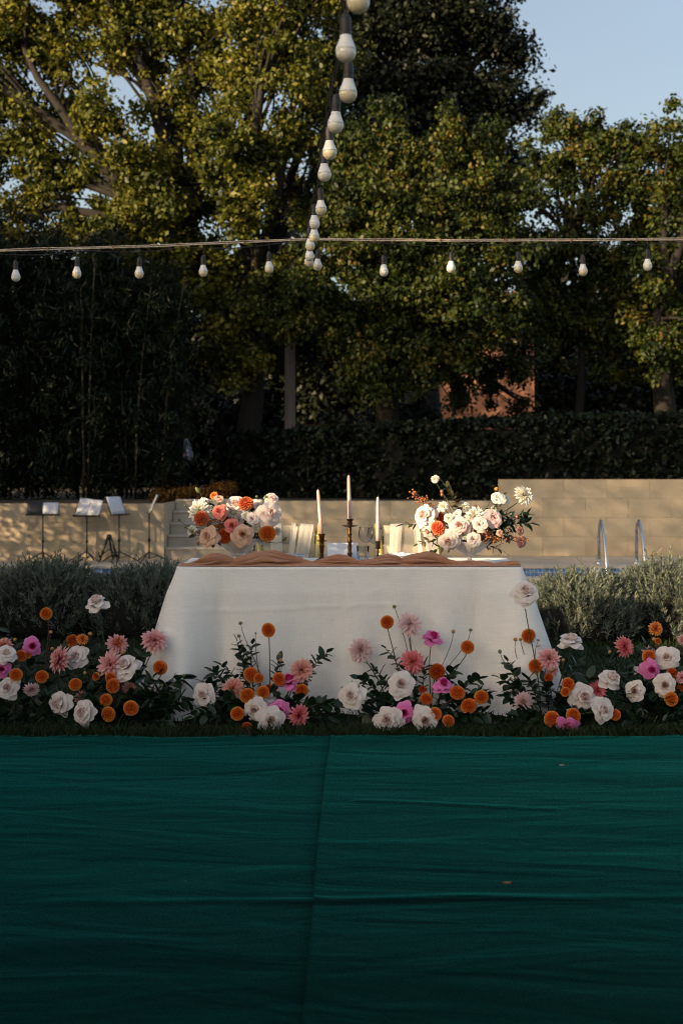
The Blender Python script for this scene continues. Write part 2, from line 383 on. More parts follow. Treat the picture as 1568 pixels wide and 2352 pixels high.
b = MB()      # the ground reaches the horizon; a hole is left where the pool is sunk
POOL = (-14.0, 14.0, 16.35, 18.1)
xs = [-600, POOL[0], POOL[1], 600]; ys = [-400, POOL[2], POOL[3], 900]
for i in range(3):
    for j in range(3):
        if i == 1 and j == 1: continue
        b.add([(xs[j], ys[i], -0.012), (xs[j+1], ys[i], -0.012), (xs[j+1], ys[i+1], -0.012), (xs[j], ys[i+1], -0.012)], [(0, 1, 2, 3)])
tag(b.build('ground', M['soil']), kind='structure')
tag(sheet('lawn', -14, 14, -8, 12.6, -0.004, M['lawn']), kind='structure')
b = MB()
for (y0, y1) in ((12.6, POOL[2]), (POOL[3], 20.75)):
    b.add([(-14, y0, 0.0), (14, y0, 0.0), (14, y1, 0.0), (-14, y1, 0.0)], [(0, 1, 2, 3)])
deck = tag(b.build('pool_deck', M['mortar']), kind='structure')
# paving slabs of the far deck and of the strip before the pool, each with its joint
slab_me = MB().box((0, 0, 0.003), (0.588, 0.488, 0.006)).mesh('paving_slab', M['paving'], False)
def slab(x, y): obj('paving_slab', slab_me, deck, (x, y, 0.0))
for r in range(4):
    for k in range(-10, 11): slab(k*0.6+(0.3 if r % 2 else 0), 18.71+r*0.5)
for r in range(2):
    for k in range(-8, 10): slab(k*0.6+(0.3 if r % 2 else 0), 15.68-r*0.5)

# the swimming pool: tiled basin, coping, water
m, n, out = new_mat('mosaic'); L = n.links.new
tc = n.nodes.new('ShaderNodeTexCoord'); br = n.nodes.new('ShaderNodeTexBrick')
br.offset = 0.0; br.inputs['Scale'].default_value = 1.0; br.inputs['Brick Width'].default_value = 0.05; br.inputs['Row Height'].default_value = 0.05
br.inputs['Mortar Size'].default_value = 0.004; br.inputs['Color1'].default_value = (0.05, 0.14, 0.36, 1); br.inputs['Color2'].default_value = (0.10, 0.24, 0.50, 1)
br.inputs['Mortar'].default_value = (0.42, 0.46, 0.52, 1)
cb = n.nodes.new('ShaderNodeCombineXYZ'); sp = n.nodes.new('ShaderNodeSeparateXYZ'); L(tc.outputs['Object'], sp.inputs[0])
ay = n.nodes.new('ShaderNodeMath'); ay.operation = 'ADD'; L(sp.outputs[1], ay.inputs[0]); L(sp.outputs[2], ay.inputs[1])
L(sp.outputs[0], cb.inputs[0]); L(ay.outputs[0], cb.inputs[1]); L(cb.outputs[0], br.inputs['Vector'])
p = n.nodes.new('ShaderNodeBsdfPrincipled'); p.inputs['Roughness'].default_value = 0.2; L(br.outputs[0], p.inputs['Base Color']); L(p.outputs[0], out.inputs[0]); M['mosaic'] = m
m, n, out = new_mat('pool_water'); L = n.links.new
p = n.nodes.new('ShaderNodeBsdfPrincipled'); p.inputs['Base Color'].default_value = (0.55, 0.78, 0.95, 1); p.inputs['Roughness'].default_value = 0.03
p.inputs['IOR'].default_value = 1.33; p.inputs['Transmission Weight'].default_value = 1.0
tc = n.nodes.new('ShaderNodeTexCoord'); no = n.nodes.new('ShaderNodeTexNoise'); no.inputs['Scale'].default_value = 3.0; L(tc.outputs['Object'], no.inputs['Vector'])
bu = n.nodes.new('ShaderNodeBump'); bu.inputs['Strength'].default_value = 0.12; bu.inputs['Distance'].default_value = 0.05; L(no.outputs[0], bu.inputs['Height']); L(bu.outputs[0], p.inputs['Normal'])
L(p.outputs[0], out.inputs[0]); M['water'] = m
x0, x1, y0, y1 = POOL
pool = empty('swimming_pool', (0, 17.2, 0)); tag(pool, 'tiled blue swimming pool with pale stone coping behind the lavender', 'pool')
b = MB(); zb = -1.3
b.add([(x0, y0-17.2, zb), (x1, y0-17.2, zb), (x1, y1-17.2, zb), (x0, y1-17.2, zb), (x0, y0-17.2, 0), (x1, y0-17.2, 0), (x1, y1-17.2, 0), (x0, y1-17.2, 0)],
      [(0, 1, 2, 3), (3, 2, 6, 7), (0, 4, 5, 1), (0, 3, 7, 4), (1, 5, 6, 2)])
b.build('basin', M['mosaic'], pool, smooth=False)
cop_me = MB().box((0, 0, 0.014), (0.592, 0.34, 0.028)).mesh('coping_stone', M['coping'], False)
for k in range(-11, 12): obj('coping_stone', cop_me, pool, (k*0.6, y1-17.2+0.15, 0.0)); obj('coping_stone', cop_me, pool, (k*0.6, y0-17.2-0.15, 0.0))
wat = MB().add([(x0, y0, -0.075), (x1, y0, -0.075), (x1, y1, -0.075), (x0, y1, -0.075)], [(0, 1, 2, 3)]).build('water', M['water'])
tag(wat, kind='structure')

# the ladder at the far pool edge: two bent steel rails, treads, deck flanges
lad = empty('pool_ladder', (at(1420, 1296, 18.5).x, 18.45, 0.028)); tag(lad, 'stainless steel pool ladder standing over the far pool edge', 'ladder')
for s in (-1, 1):
    pth = [(s*0.245, 0.12, 0.0), (s*0.245, 0.12, 0.36)]
    for i in range(1, 9):
        a = PI*0.62*i/8; pth.append((s*0.245, 0.12-0.14*(1-math.cos(a)), 0.36+0.20*math.sin(a)))
    pth += [(s*0.245, -0.27, 0.34), (s*0.245, -0.36, 0.14), (s*0.245, -0.41, 0.0), (s*0.245, -0.43, -0.12), (s*0.245, -0.44, -0.30), (s*0.245, -0.44, -1.0)]
    r = MB().tube(pth, 0.021, 12).build('rail', M['steel'], lad)
    MB().lathe([(0.02, 0.03), (0.05, 0.02), (0.05, 0.0)], 14, (s*0.245, 0.12, 0)).build('flange', M['steel'], r)
for z in (-0.35, -0.62, -0.9): MB().box((0, -0.44, z), (0.47, 0.07, 0.03)).build('tread', M['steel'], lad, smooth=False)

# ---------------------------------------------------------------- stone walls and steps below the terrace
TZ = 0.80
def slab_wall(name, label, x0, x1, y, z1, rows, wid, thick=0.22, back=None):
    w_ = empty(name, ((x0+x1)/2, y, 0)); tag(w_, label, 'wall')
    xm = (x0+x1)/2
    MB().box((0, thick/2+0.016, z1/2-0.004), (x1-x0-0.01, thick, z1-0.008)).build('core', M['mortar'], w_, smooth=False)
    h = z1/rows; cache = {}
    for r in range(rows):
        x = x0-(wid*0.5 if r % 2 else 0.0)
        while x < x1-0.01:
            a, c = max(x, x0), min(x+wid, x1); x += wid
            if c-a < 0.04: continue
            k = round(c-a, 3)
            if k not in cache: cache[k] = MB().box((0, 0, 0), (k-0.0028, 0.03, h-0.0028)).mesh('stone_slab', M['wall'], False)
            obj('stone_slab', cache[k], w_, ((a+c)/2-xm, 0.0+random.uniform(-0.001, 0.001), h*(r+0.5)))
    # return faces at both ends
    for s, xe in ((-1, x0), (1, x1)):
        for r in range(rows):
            L_ = (back or thick)
            MB().box((0, 0, 0), (0.028, L_-0.03, h-0.006)).build('stone_slab', M['wall'], w_, (xe-xm-s*0.013, L_/2+0.017, h*(r+0.5)), smooth=False)
    return w_
SX0, SX1 = -2.44, -1.15
slab_wall('garden_wall', 'low sandy stone wall behind the music stands', -9.0, SX0, 19.6, 0.79, 3, 0.62, 0.25, 1.35)
slab_wall('garden_wall', 'low sandy stone wall behind the two chairs', SX1, at(1147, 0, 20.7).x, 20.72, 0.80, 3, 0.62)
slab_wall('garden_wall', 'taller sandy stone wall behind the pool ladder', at(1147, 0, 20.7).x+0.002, 10.0, 20.70, 1.115, 4, 0.62)
st = empty('garden_steps', ((SX0+SX1)/2, 19.66, 0)); tag(st, 'four pale stone steps rising between the low walls', 'steps')
for k in range(5):
    MB().box((0, 0.15+0.30*k, 0.08+0.16*k-0.0), (SX1-SX0-0.02, 0.31, 0.16 if k else 0.158)).build('riser_block', M['paving'], st, smooth=False)
    MB().box((0, 0.14+0.30*k, 0.165+0.16*k), (SX1-SX0-0.022, 0.335, 0.022)).build('tread', M['coping'], st, smooth=False)
b = MB()      # the terrace behind the walls
b.add([(-80, 20.96, TZ-0.03), (80, 20.96, TZ-0.03), (80, 200, TZ-0.03), (-80, 200, TZ-0.03)], [(0, 1, 2, 3)])
b.add([(-80, 19.9, TZ-0.03), (SX0-0.02, 19.9, TZ-0.03), (SX0-0.02, 20.96, TZ-0.03), (-80, 20.96, TZ-0.03)], [(0, 1, 2, 3)])
tag(b.build('terrace', M['soil'], smooth=False), kind='structure')

# ================================================================= trees
def limb_path(a, c, bend=0.25, n=7):
    a, c = Vector(a), Vector(c); o = Vector((random.uniform(-1, 1), random.uniform(-1, 1), random.uniform(0.2, 1)))*bend*(c-a).length*0.5
    return [a.lerp(c, i/(n-1))+o*math.sin(PI*i/(n-1))+Vector((random.uniform(-.04, .04), random.uniform(-.04, .04), 0)) for i in range(n)]

def tree(name, label, cat, base, trunk_r, fork, blobs, mat, leaf=0.10, dens=1.0, crad=(0.35, 0.75), per=70, droop=0.4, aspect=0.62, group=None, twigs=True, solid=0.0):
    """blobs: (x, y, z, rx, ry, rz, weight) in world metres"""
    root = empty(name, base); tag(root, label, cat, group); B = Vector(base)
    t = MB(); fk = Vector(fork)
    pth = limb_path((0, 0, -0.1), fk-B, 0.08, 8)
    t.tube(pth, [trunk_r*(1.25-0.55*i/7) for i in range(8)], 10).build('trunk', M['bark'], root)
    rng = np.random.default_rng(abs(hash(label)) % 1000 if False else sum(map(ord, label)))
    CC, RR = [], []; lm = MB(); tw = MB()
    for (x, y, z, rx, ry, rz, wgt) in blobs:
        nc = max(5, int(dens*wgt*40*(rx*ry*rz)**(2/3)))
        c = in_ellipsoid((x, y, z), (rx, ry, rz), nc, rng, 0.35); CC.append(c); RR.append(rng.uniform(*crad, nc))
        tip = Vector((x, y, z))-B; e = fk-B
        lp = limb_path(e, tip, 0.22, 8); lm.tube(lp, [trunk_r*(0.5-0.42*i/7)+0.012 for i in range(8)], 7)
        if twigs:
            for k in range(min(7, nc)):
                q = Vector(c[k])-B; s = lp[random.randint(3, 6)]
                tw.tube(limb_path(s, q, 0.2, 5), [0.035, 0.028, 0.021, 0.015, 0.009], 5)
    lm.build('limbs', M['bark'], root)
    if tw.v: tag(tw.build('twigs', M['bark'], root), kind='stuff')
    C = np.concatenate(CC); R = np.concatenate(RR)
    V, var = leaf_quads(C, R, per, leaf, aspect, (1, 1, 0.8), droop, 0.3, rng)
    V -= np.array(base)
    obj('crown', np_mesh('crown', V, 4, mat, var), root)
    return root

def blob(x, y, r, d, w=1.0, dd=0.8, rzf=1.0):
    p = at(x, y, d); k = r/FPX*d
    return (p.x, p.y, p.z, k, k*dd, k*rzf, w)

# the broad plane tree over the bamboo
d = 25.5
tree('plane_tree', 'broad plane tree with golden lit clumps and sky gaps above the bamboo', 'tree', (at(395, 0, d).x, d, TZ), 0.26, tuple(at(410, 560, d)),
     [blob(40, 70, 120, d), blob(200, 10, 120, d), blob(350, -20, 130, d), blob(330, 420, 120, d-1.2), blob(240, 270, 75, d-0.8, 0.9), blob(110, 150, 70, d, 0.7), blob(400, 230, 80, d, 0.6), blob(300, 560, 110, d-1), blob(120, 640, 120, d-0.5, 0.9), blob(30, 560, 80, d, 0.7), blob(-80, 330, 110, d), blob(490, 90, 90, d+0.5, 0.8), blob(400, 640, 90, d-0.6),
      blob(60, 330, 100, d, 0.8), blob(150, 420, 90, d, 0.8), blob(160, 250, 70, d+1, 0.8), blob(60, 470, 80, d, 0.8), blob(20, 200, 80, d+1, 0.8), blob(300, 130, 90, d, 0.8), blob(420, 80, 90, d, 0.8), blob(190, 520, 80, d, 0.7), blob(470, 300, 70, d, 0.6), blob(330, 760, 60, d-1.6), blob(-160, 120, 160, d), blob(100, -160, 200, d), blob(-60, 620, 110, d-0.5)],
     M['plane_leaf'], 0.098, 1.35, (0.16, 0.62), 180)
# the golden tree beside the hanging bulbs
d = 24.6
tree('lime_tree', 'golden-green tree leaning over the plane tree, behind the bulb string', 'tree', (at(560, 0, d).x, d+0.3, TZ), 0.20, tuple(at(590, 640, d+0.3)),
     [blob(640, 70, 120, d), blob(560, 190, 90, d), blob(690, 200, 90, d), blob(520, 330, 95, d-0.6), blob(620, 350, 90, d), blob(560, 470, 100, d-0.4), blob(690, 470, 80, d+1.5), blob(590, 620, 90, d+2.5, 1.2), blob(500, 640, 90, d), blob(720, -40, 100, d), blob(540, 800, 80, d+2), blob(620, 790, 90, d+3), blob(560, -60, 100, d), blob(450, 420, 80, d+1), blob(460, 180, 80, d+1), blob(760, 130, 80, d+1), blob(740, 330, 80, d+1), blob(430, 540, 80, d+1), blob(545, 720, 70, d-0.3), blob(565, 820, 65, d-0.2)],
     M['plane_leaf'], 0.092, 1.4, (0.15, 0.58), 165)
# the tall dark tree that stands against the sky
d = 31.0
tree('tall_oak', 'tall dark tree standing against the open sky', 'tree', (at(985, 0, d).x, d, TZ), 0.36, tuple(at(985, 420, d)),
     [blob(930, 60, 150, d), blob(1060, 40, 120, d), blob(1150, 90, 70, d, 0.9), blob(1010, 190, 130, d), blob(1130, 220, 80, d), blob(870, 250, 130, d), blob(960, 330, 130, d), blob(1080, 330, 110, d), blob(1190, 250, 50, d, 0.6), blob(1195, 130, 36, d, 0.8), blob(820, 60, 110, d), blob(1000, -120, 190, d), blob(1130, -60, 70, d, 0.8), blob(850, 420, 140, d), blob(1040, 460, 140, d), blob(1180, 420, 80, d, 0.8)],
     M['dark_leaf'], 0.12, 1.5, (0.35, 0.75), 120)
# the wide tree in front of it
d = 24.2
tree('elm_tree', 'wide green elm with scattered orange leaves above the clipped hedge', 'tree', (at(905, 0, d).x, d+1.2, TZ), 0.22, tuple(at(905, 800, d+1.0)),
     [blob(800, 330, 80, d+0.4), blob(900, 330, 85, d), blob(1010, 340, 90, d), blob(1110, 370, 90, d), blob(830, 450, 105, d), blob(950, 460, 120, d), blob(1070, 480, 110, d), blob(1170, 470, 70, d), blob(780, 570, 110, d), blob(900, 590, 120, d, 1.2), blob(1030, 600, 120, d, 1.2), blob(1140, 590, 80, d), blob(770, 700, 110, d), blob(890, 720, 120, d, 1.2), blob(1010, 720, 120, d, 1.2), blob(1110, 700, 80, d), blob(840, 830, 90, d), blob(950, 840, 80, d), blob(1060, 800, 80, d), blob(720, 800, 80, d+3.5), blob(1150, 760, 60, d), blob(690, 640, 70, d), blob(668, 740, 60, d), blob(640, 660, 60, d+0.3), blob(1090, 830, 55, d+2, 1.0), blob(1150, 840, 50, d+2, 0.8), blob(1200, 800, 50, d+2, 0.8), blob(1050, 880, 40, d+2, 0.6), blob(1065, 930, 34, d+6, 0.5), blob(1130, 895, 36, d+6, 0.5), blob(1195, 925, 34, d+6, 0.5), blob(1035, 850, 42, d+6, 0.7), blob(1212, 850, 40, d+6, 0.7), blob(1200, 700, 60, d+1), blob(740, 470, 80, d+0.5), blob(720, 250, 70, d+1.5)],
     M['elm_leaf'], 0.085, 1.45, (0.14, 0.54), 145, 1.3)
# the lighter trees at the open sky
d = 26.5
tree('young_ash', 'light leafy tree with sky showing through beside the tall dark tree', 'tree', (at(1315, 0, d).x, d, TZ), 0.075, tuple(at(1310, 560, d)),
     [blob(1290, 300, 70, d, 0.75), blob(1370, 320, 75, d, 0.8), blob(1240, 370, 55, d, 0.7), blob(1440, 350, 70, d), blob(1350, 400, 60, d, 0.5), blob(1230, 480, 40, d, 0.4), blob(1270, 620, 90, d), blob(1370, 620, 90, d), blob(1250, 720, 80, d), blob(1340, 740, 90, d), blob(1400, 500, 50, d, 0.5), blob(1310, 390, 60, d, 0.6), blob(1180, 560, 60, d), blob(1220, 560, 50, d, 0.7), blob(1420, 420, 70, d, 0.8), blob(1290, 440, 55, d, 0.5), blob(1340, 470, 50, d-.3, 0.45), blob(1310, 560, 60, d-.3, 0.8)],
     M['elm_leaf'], 0.09, 1.7, (0.22, 0.5), 130, 0.6)
tree('hornbeam', 'dense green tree at the far corner behind the pool ladder', 'tree', (at(1530, 0, d).x, d-0.4, TZ), 0.2, tuple(at(1520, 700, d-0.4)),
     [blob(1510, 350, 75, d), blob(1580, 350, 90, d), blob(1470, 440, 85, d), blob(1560, 470, 100, d), blob(1480, 560, 90, d), blob(1570, 600, 110, d), blob(1450, 660, 90, d), blob(1540, 720, 110, d), blob(1440, 770, 90, d), blob(1620, 480, 120, d), blob(1660, 700, 140, d), blob(1700, 320, 140, d), blob(1520, 840, 90, d), blob(1515, 790, 80, d-1.2), blob(1505, 640, 70, d-1)],
     M['elm_leaf'], 0.088, 1.4, (0.22, 0.5), 130, 0.6)
tree('plane_tree', 'plane tree beyond the bamboo that dapples the terracotta building', 'tree', (-9.4, 26.0, TZ), 0.24, (-9.3, 26.0, 4.2),  # unseen tree, added to dapple the terracotta building
     [(-9.2, 25.8, 6.6, 1.5, 1.7, 1.2, 0.7), (-9.0, 24.2, 6.0, 1.2, 1.2, 1.1, 0.7), (-9.4, 27.4, 6.2, 1.4, 1.4, 1.2, 0.3), (-9.6, 25.9, 4.6, 1.4, 1.8, 1.0, 0.3), (-9.5, 26.2, 8.0, 1.0, 1.2, 0.9, 0.3)],
     M['plane_leaf'], 0.14, 0.8, (0.3, 0.6), 70)
tree('unseen_shade_tree', 'broad tree rising above the boundary hedge beside the near end of the carpet', 'tree', (-7.0, -3.2, 0.0), 0.3, (-6.0, -2.4, 3.6),  # unseen tree, added to keep direct sun off the hanging bulbs
     [(-8.2, -1.6, 5.8, 1.2, 1.7, 1.0, 1.0), (-7.6, -3.2, 5.4, 1.0, 1.2, 0.9, 1.0), (-8.2, 1.6, 6.2, 0.8, 1.1, 0.6, 0.7), (-8.2, 3.7, 5.6, 0.8, 1.3, 0.6, 0.7), (-8.2, 5.4, 5.2, 0.8, 1.0, 0.7, 0.8)],
     M['dark_leaf'], 0.20, 1.3, (0.4, 0.7), 60, twigs=False)
# evergreens that close the view behind the trunks
far = [(-250, 640, 38), (-40, 600, 39), (150, 640, 37), (330, 590, 38), (520, 600, 39), (700, 560, 37.5), (880, 610, 38.5), (1060, 590, 40.5), (1240, 630, 40), (1420, 640, 38.5), (1600, 560, 38), (1800, 600, 38)]
names = ['behind the bamboo, outermost', 'behind the bamboo, next to outermost', 'behind the middle of the bamboo', 'behind the bamboo edge', 'behind the dark garden gap', 'behind the square post', 'behind the elm trunk', 'behind the terracotta building', 'beyond the young ash', 'beyond the hornbeam', 'far past the hornbeam', 'farthest past the hornbeam']
for (x, ytop, dd), nm in zip(far, names):
    p0 = at(x, ytop, dd); H = p0.z-TZ
    bl = [(p0.x+random.uniform(-.4, .4), dd, TZ+H*f, 1.5*s_, 1.1, H*0.24, 1.0) for f, s_ in ((0.14, 0.95), (0.34, 1.1), (0.56, 1.05), (0.78, 0.8))]
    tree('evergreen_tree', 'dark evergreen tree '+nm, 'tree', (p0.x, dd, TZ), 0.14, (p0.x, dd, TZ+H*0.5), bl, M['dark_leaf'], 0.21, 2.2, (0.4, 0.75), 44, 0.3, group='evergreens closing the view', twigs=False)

# laurels under the trees hide the trunks behind the hedge
for (x, yt, wd, dd, nm) in ((575, 860, 95, 26.6, 'beside the square post'), (450, 900, 70, 29.0, 'deep in the dark garden gap'), (930, 905, 80, 26.8, 'below the elm, next to the terracotta building'), (790, 930, 70, 32.0, 'behind the low terracotta wall'), (1310, 830, 95, 27.6, 'below the young ash'), (1440, 850, 95, 27.2, 'between young ash and hornbeam'), (1560, 850, 110, 27.4, 'below the hornbeam')):
    p0 = at(x, yt, dd); H = p0.z-TZ; kx = wd/FPX*dd
    tree('laurel_shrub', 'dark laurel shrub '+nm, 'shrub', (p0.x, dd, TZ), 0.06, (p0.x, dd, TZ+H*0.4), [(p0.x-kx*0.4, dd, TZ+H*0.35, kx*0.7, 0.6, H*0.42, 1.6), (p0.x+kx*0.4, dd, TZ+H*0.35, kx*0.7, 0.6, H*0.42, 1.6), (p0.x, dd, TZ+H*0.68, kx*0.75, 0.6, H*0.32, 1.6)], M['dark_leaf'], 0.13, 1.5, (0.25, 0.45), 60, 0.3, group='laurels behind the hedge', twigs=False)
# ---------------------------------------------------------------- bamboo on the left of the steps
def bamboo(x, d, ytop, nm, sc_=1.0):
    p0 = at(x, ytop, d); H = p0.z-TZ; rng = np.random.default_rng(int(x)+500)
    root = empty('bamboo_clump', (p0.x, d, TZ)); tag(root, 'dark bamboo clump '+nm, 'bamboo', 'bamboo behind the music stands')
    C = []
    for k in range(6):
        a = (random.uniform(-.65, .65), random.uniform(-.4, .4)); ln = random.uniform(-.5, .5); h = H*random.uniform(0.75, 1.0)
        pth = [Vector((a[0]+ln*(i/7)**2, a[1]-0.35*(i/7)**2, h*i/7)) for i in range(8)]
        cn = MB().tube(pth, [0.026-0.0025*i for i in range(8)], 7)
        for i in range(1, 8): cn.lathe([(0.031-0.0025*i, -0.012), (0.034-0.0025*i, 0), (0.031-0.0025*i, 0.012)], 7, pth[i])
        cn.build('cane', M['cane'], root)
        for i in range(26): q = pth[min(7, 1+int(6.9*rng.random()))]; C.append((q.x+rng.normal()*.28, q.y+rng.normal()*.25, q.z+rng.normal()*.3))
    for i in range(190): C.append((rng.uniform(-.85, .85), rng.uniform(-.4, .45), H*rng.random()**0.8))
    V, var = leaf_quads(np.array(C), np.full(len(C), 0.28), 34, 0.17, 0.14, (1, 1, 1), 1.2, 0.2, rng)
    obj('foliage', np_mesh('foliage', V, 4, M['bamboo_leaf'], var), root)
for x, yt, nm in ((-120, 480, 'beyond the first music stand'), (20, 500, 'behind the music stand with the black folder'), (130, 560, 'behind the wide open sheet music'), (230, 590, 'behind the folded instrument stand'), (296, 620, 'beside the dark garden gap')):
    bamboo(x, 22.6+0.4*((x//10) % 3), yt, nm)

# ---------------------------------------------------------------- clipped hedges
def hedge(name, label, pts, depth, mat, per_m2=520, leaf=0.075, base=TZ, per=16, core_to=99.0):
    """pts: (x, y, top z) along the hedge's front foot"""
    root = empty(name, (pts[0][0], pts[0][1], base)); tag(root, label, 'hedge'); o = np.array([pts[0][0], pts[0][1], base])
    rng = np.random.default_rng(len(pts)*7+int(depth*10)); C = []; core = MB()
    for (a, c) in zip(pts[:-1], pts[1:]):
        a, c = np.array(a, float), np.array(c, float); Ln = np.linalg.norm(c[:2]-a[:2]); dirv = np.array([*(c[:2]-a[:2])/Ln, 0]); nb = np.array([-dirv[1], dirv[0], 0])
        hm = (a[2]+c[2])/2-base
        for kind, area in (('f', Ln*hm), ('t', Ln*depth), ('b', Ln*hm*0.3)):
            n_ = int(area*per_m2/per); u = rng.random(n_); v = rng.random(n_); top = a[2]+(c[2]-a[2])*u
            q = np.zeros((n_, 3)); q[:, :2] = a[:2]+(c[:2]-a[:2])*u[:, None]
            if kind == 'f': q += nb*(0.03*rng.normal(size=(n_, 1))); q[:, 2] = base+v*(top-base)
            elif kind == 't': q += nb*(v*depth)[:, None]; q[:, 2] = top+0.03*rng.normal(size=n_)
            else: q += nb*depth; q[:, 2] = base+v*(top-base)
            C.append(q)
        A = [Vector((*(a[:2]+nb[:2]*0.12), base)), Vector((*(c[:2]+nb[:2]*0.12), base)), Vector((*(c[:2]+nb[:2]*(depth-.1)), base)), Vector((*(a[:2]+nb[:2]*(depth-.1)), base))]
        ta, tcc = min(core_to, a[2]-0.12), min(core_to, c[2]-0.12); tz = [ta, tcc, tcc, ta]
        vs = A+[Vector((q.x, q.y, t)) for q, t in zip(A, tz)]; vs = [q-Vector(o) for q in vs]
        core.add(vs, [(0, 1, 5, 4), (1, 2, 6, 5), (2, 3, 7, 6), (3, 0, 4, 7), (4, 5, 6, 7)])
    core.build('shade_core', M['core'], root, smooth=False)
    C = np.concatenate(C)
    V, var = leaf_quads(C, np.full(len(C), 0.11), per, leaf, 0.6, (1, 1, 1), 0.1, 0.2, rng); V -= o
    obj('foliage', np_mesh('foliage', V, 4, mat, var), root)
    return root
hp = [(at(526, 0, 24.4).x, 24.4, at(0, 1003, 24.4).z), (at(700, 0, 23.9).x, 23.9, at(0, 990, 23.9).z), (at(1020, 0, 23.0).x, 23.0, at(0, 972, 23).z), (at(1568, 0, 22.2).x, 22.2, at(0, 955, 22.2).z), (7.5, 21.9, 2.2)]
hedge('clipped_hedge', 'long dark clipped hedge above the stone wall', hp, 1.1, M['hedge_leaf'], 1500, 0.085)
# unseen hedges, added and shaped to shade the carpet, table front and lower trees
hedge('unseen_shade_hedge', 'tall loose boundary hedge added out of view to shade the wall and lower trees', [(-8.0, 5.6, 4.4), (-8.0, 7.5, 6.0), (-8.0, 12.0, 6.9), (-8.0, 15.0, 7.3), (-8.0, 19.0, 7.0), (-8.0, 22.0, 6.4), (-8.0, 24.0, 5.6), (-8.0, 27.0, 6.2)], 1.2, M['hedge_leaf'], 2350, 0.06, 0.0, 3, 1.0)
hedge('unseen_shade_hedge', 'lower dense boundary hedge added out of view to shade the carpet and cloth', [(-8.0, -5.0, 3.4), (-8.0, -3.0, 3.7), (-8.0, -1.0, 4.1), (-8.0, 0.5, 4.15), (-8.0, 1.4, 3.80), (-8.0, 2.3, 3.58), (-8.0, 4.4, 3.62), (-8.0, 5.6, 4.4)], 1.2, M['hedge_leaf'], 4300, 0.055, 0.0, 3, 3.9)
# low autumn planting at the head of the steps
rng = np.random.default_rng(5); C = np.stack([rng.uniform(-2.8, -1.65, 150), rng.uniform(21.1, 22.0, 150), TZ+rng.uniform(0.0, 0.17, 150)], 1)
C[:, 2] += 0.05*np.sin(C[:, 0]*3.1)
V, var = leaf_quads(C, np.full(150, 0.12), 30, 0.05, 0.6, rng=rng); o3 = np.array([-2.2, 21.5, TZ]); V -= o3
pl = empty('autumn_shrub', tuple(o3)); tag(pl, 'low amber-leaved planting at the head of the stone steps', 'shrub')
obj('foliage', np_mesh('foliage', V, 4, M['autumn_leaf'], var), pl)
sm = MB()
for k in range(24): q = Vector(C[k])-Vector(o3); sm.tube([(q.x, q.y, -0.04), tuple(q)], 0.006, 5)
sm.build('stems', M['bark'], pl)

# ---------------------------------------------------------------- square post, terracotta building, low wall, hung cloth
d = 25.4; pp = at(666, 1000, d); top = at(666, 482, d).z
po = empty('square_post', (pp.x, d, TZ), math.radians(38)); tag(po, 'tall weathered square post, one edge sunlit, above the clipped hedge', 'post')
MB().box((0, 0, (top-TZ)/2), (0.135, 0.135, top-TZ)).build('shaft', M['post'], po, smooth=False)
MB().box((0, 0, top-TZ+0.02), (0.16, 0.16, 0.04)).build('cap', M['post'], po, smooth=False)
MB().box((0, 0, 0.06), (0.24, 0.24, 0.12)).build('footing', M['post'], po, smooth=False)

d = 35.0; a, c = at(1008, 965, d), at(1226, 800, d)
bd = empty('garden_building', ((a.x+c.x)/2, d, TZ)); tag(bd, 'small terracotta plastered building dappled with sun behind the hedge', 'building')
W = c.x-a.x; H = 4.2
MB().box((0.0, 1.0, H/2), (W, 2.0, H)).build('wall', M['terracotta'], bd, smooth=False)
MB().box((-W/2+0.16, -0.02, H/2), (0.32, 0.06, H-0.01)).build('pilaster', M['terracotta'], bd, smooth=False)
rf = empty('roof', (0, 0, H), 0, bd)
rm = MB().add([(-W/2-.25, -.3, 0), (W/2+.25, -.3, 0), (W/2+.25, 2.3, 0), (-W/2-.25, 2.3, 0), (-W/2-.25, 1.0, .7), (W/2+.25, 1.0, .7)], [(0, 1, 5, 4), (2, 3, 4, 5), (0, 4, 3), (1, 2, 5), (0, 3, 2, 1)])
rm.build('roof_slab', M['roof_tile'], rf, smooth=False)
tl = MB()
for k in range(int((W+.5)/0.22)):
    x = -W/2-.2+k*0.22
    tl.tube([(x, -.32, .03), (x, 1.0, .73)], 0.07, 6)
tl.build('roof_tiles', M['roof_tile'], rf)
a, c = at(690, 0, 30.0), at(830, 0, 30.0)
lw = empty('brick_wall', ((a.x+c.x)/2, 30.0, TZ)); tag(lw, 'low terracotta wall glowing in the sun above the hedge top', 'wall')
hz_ = at(0, 978, 30.0).z-TZ
MB().box((0, 0.12, hz_/2), (c.x-a.x, 0.24, hz_)).build('wall', M['terracotta'], lw, smooth=False)
MB().box((0, 0.12, hz_+0.02), (c.x-a.x+.06, 0.30, 0.04)).build('cap', M['roof_tile'], lw, smooth=False)

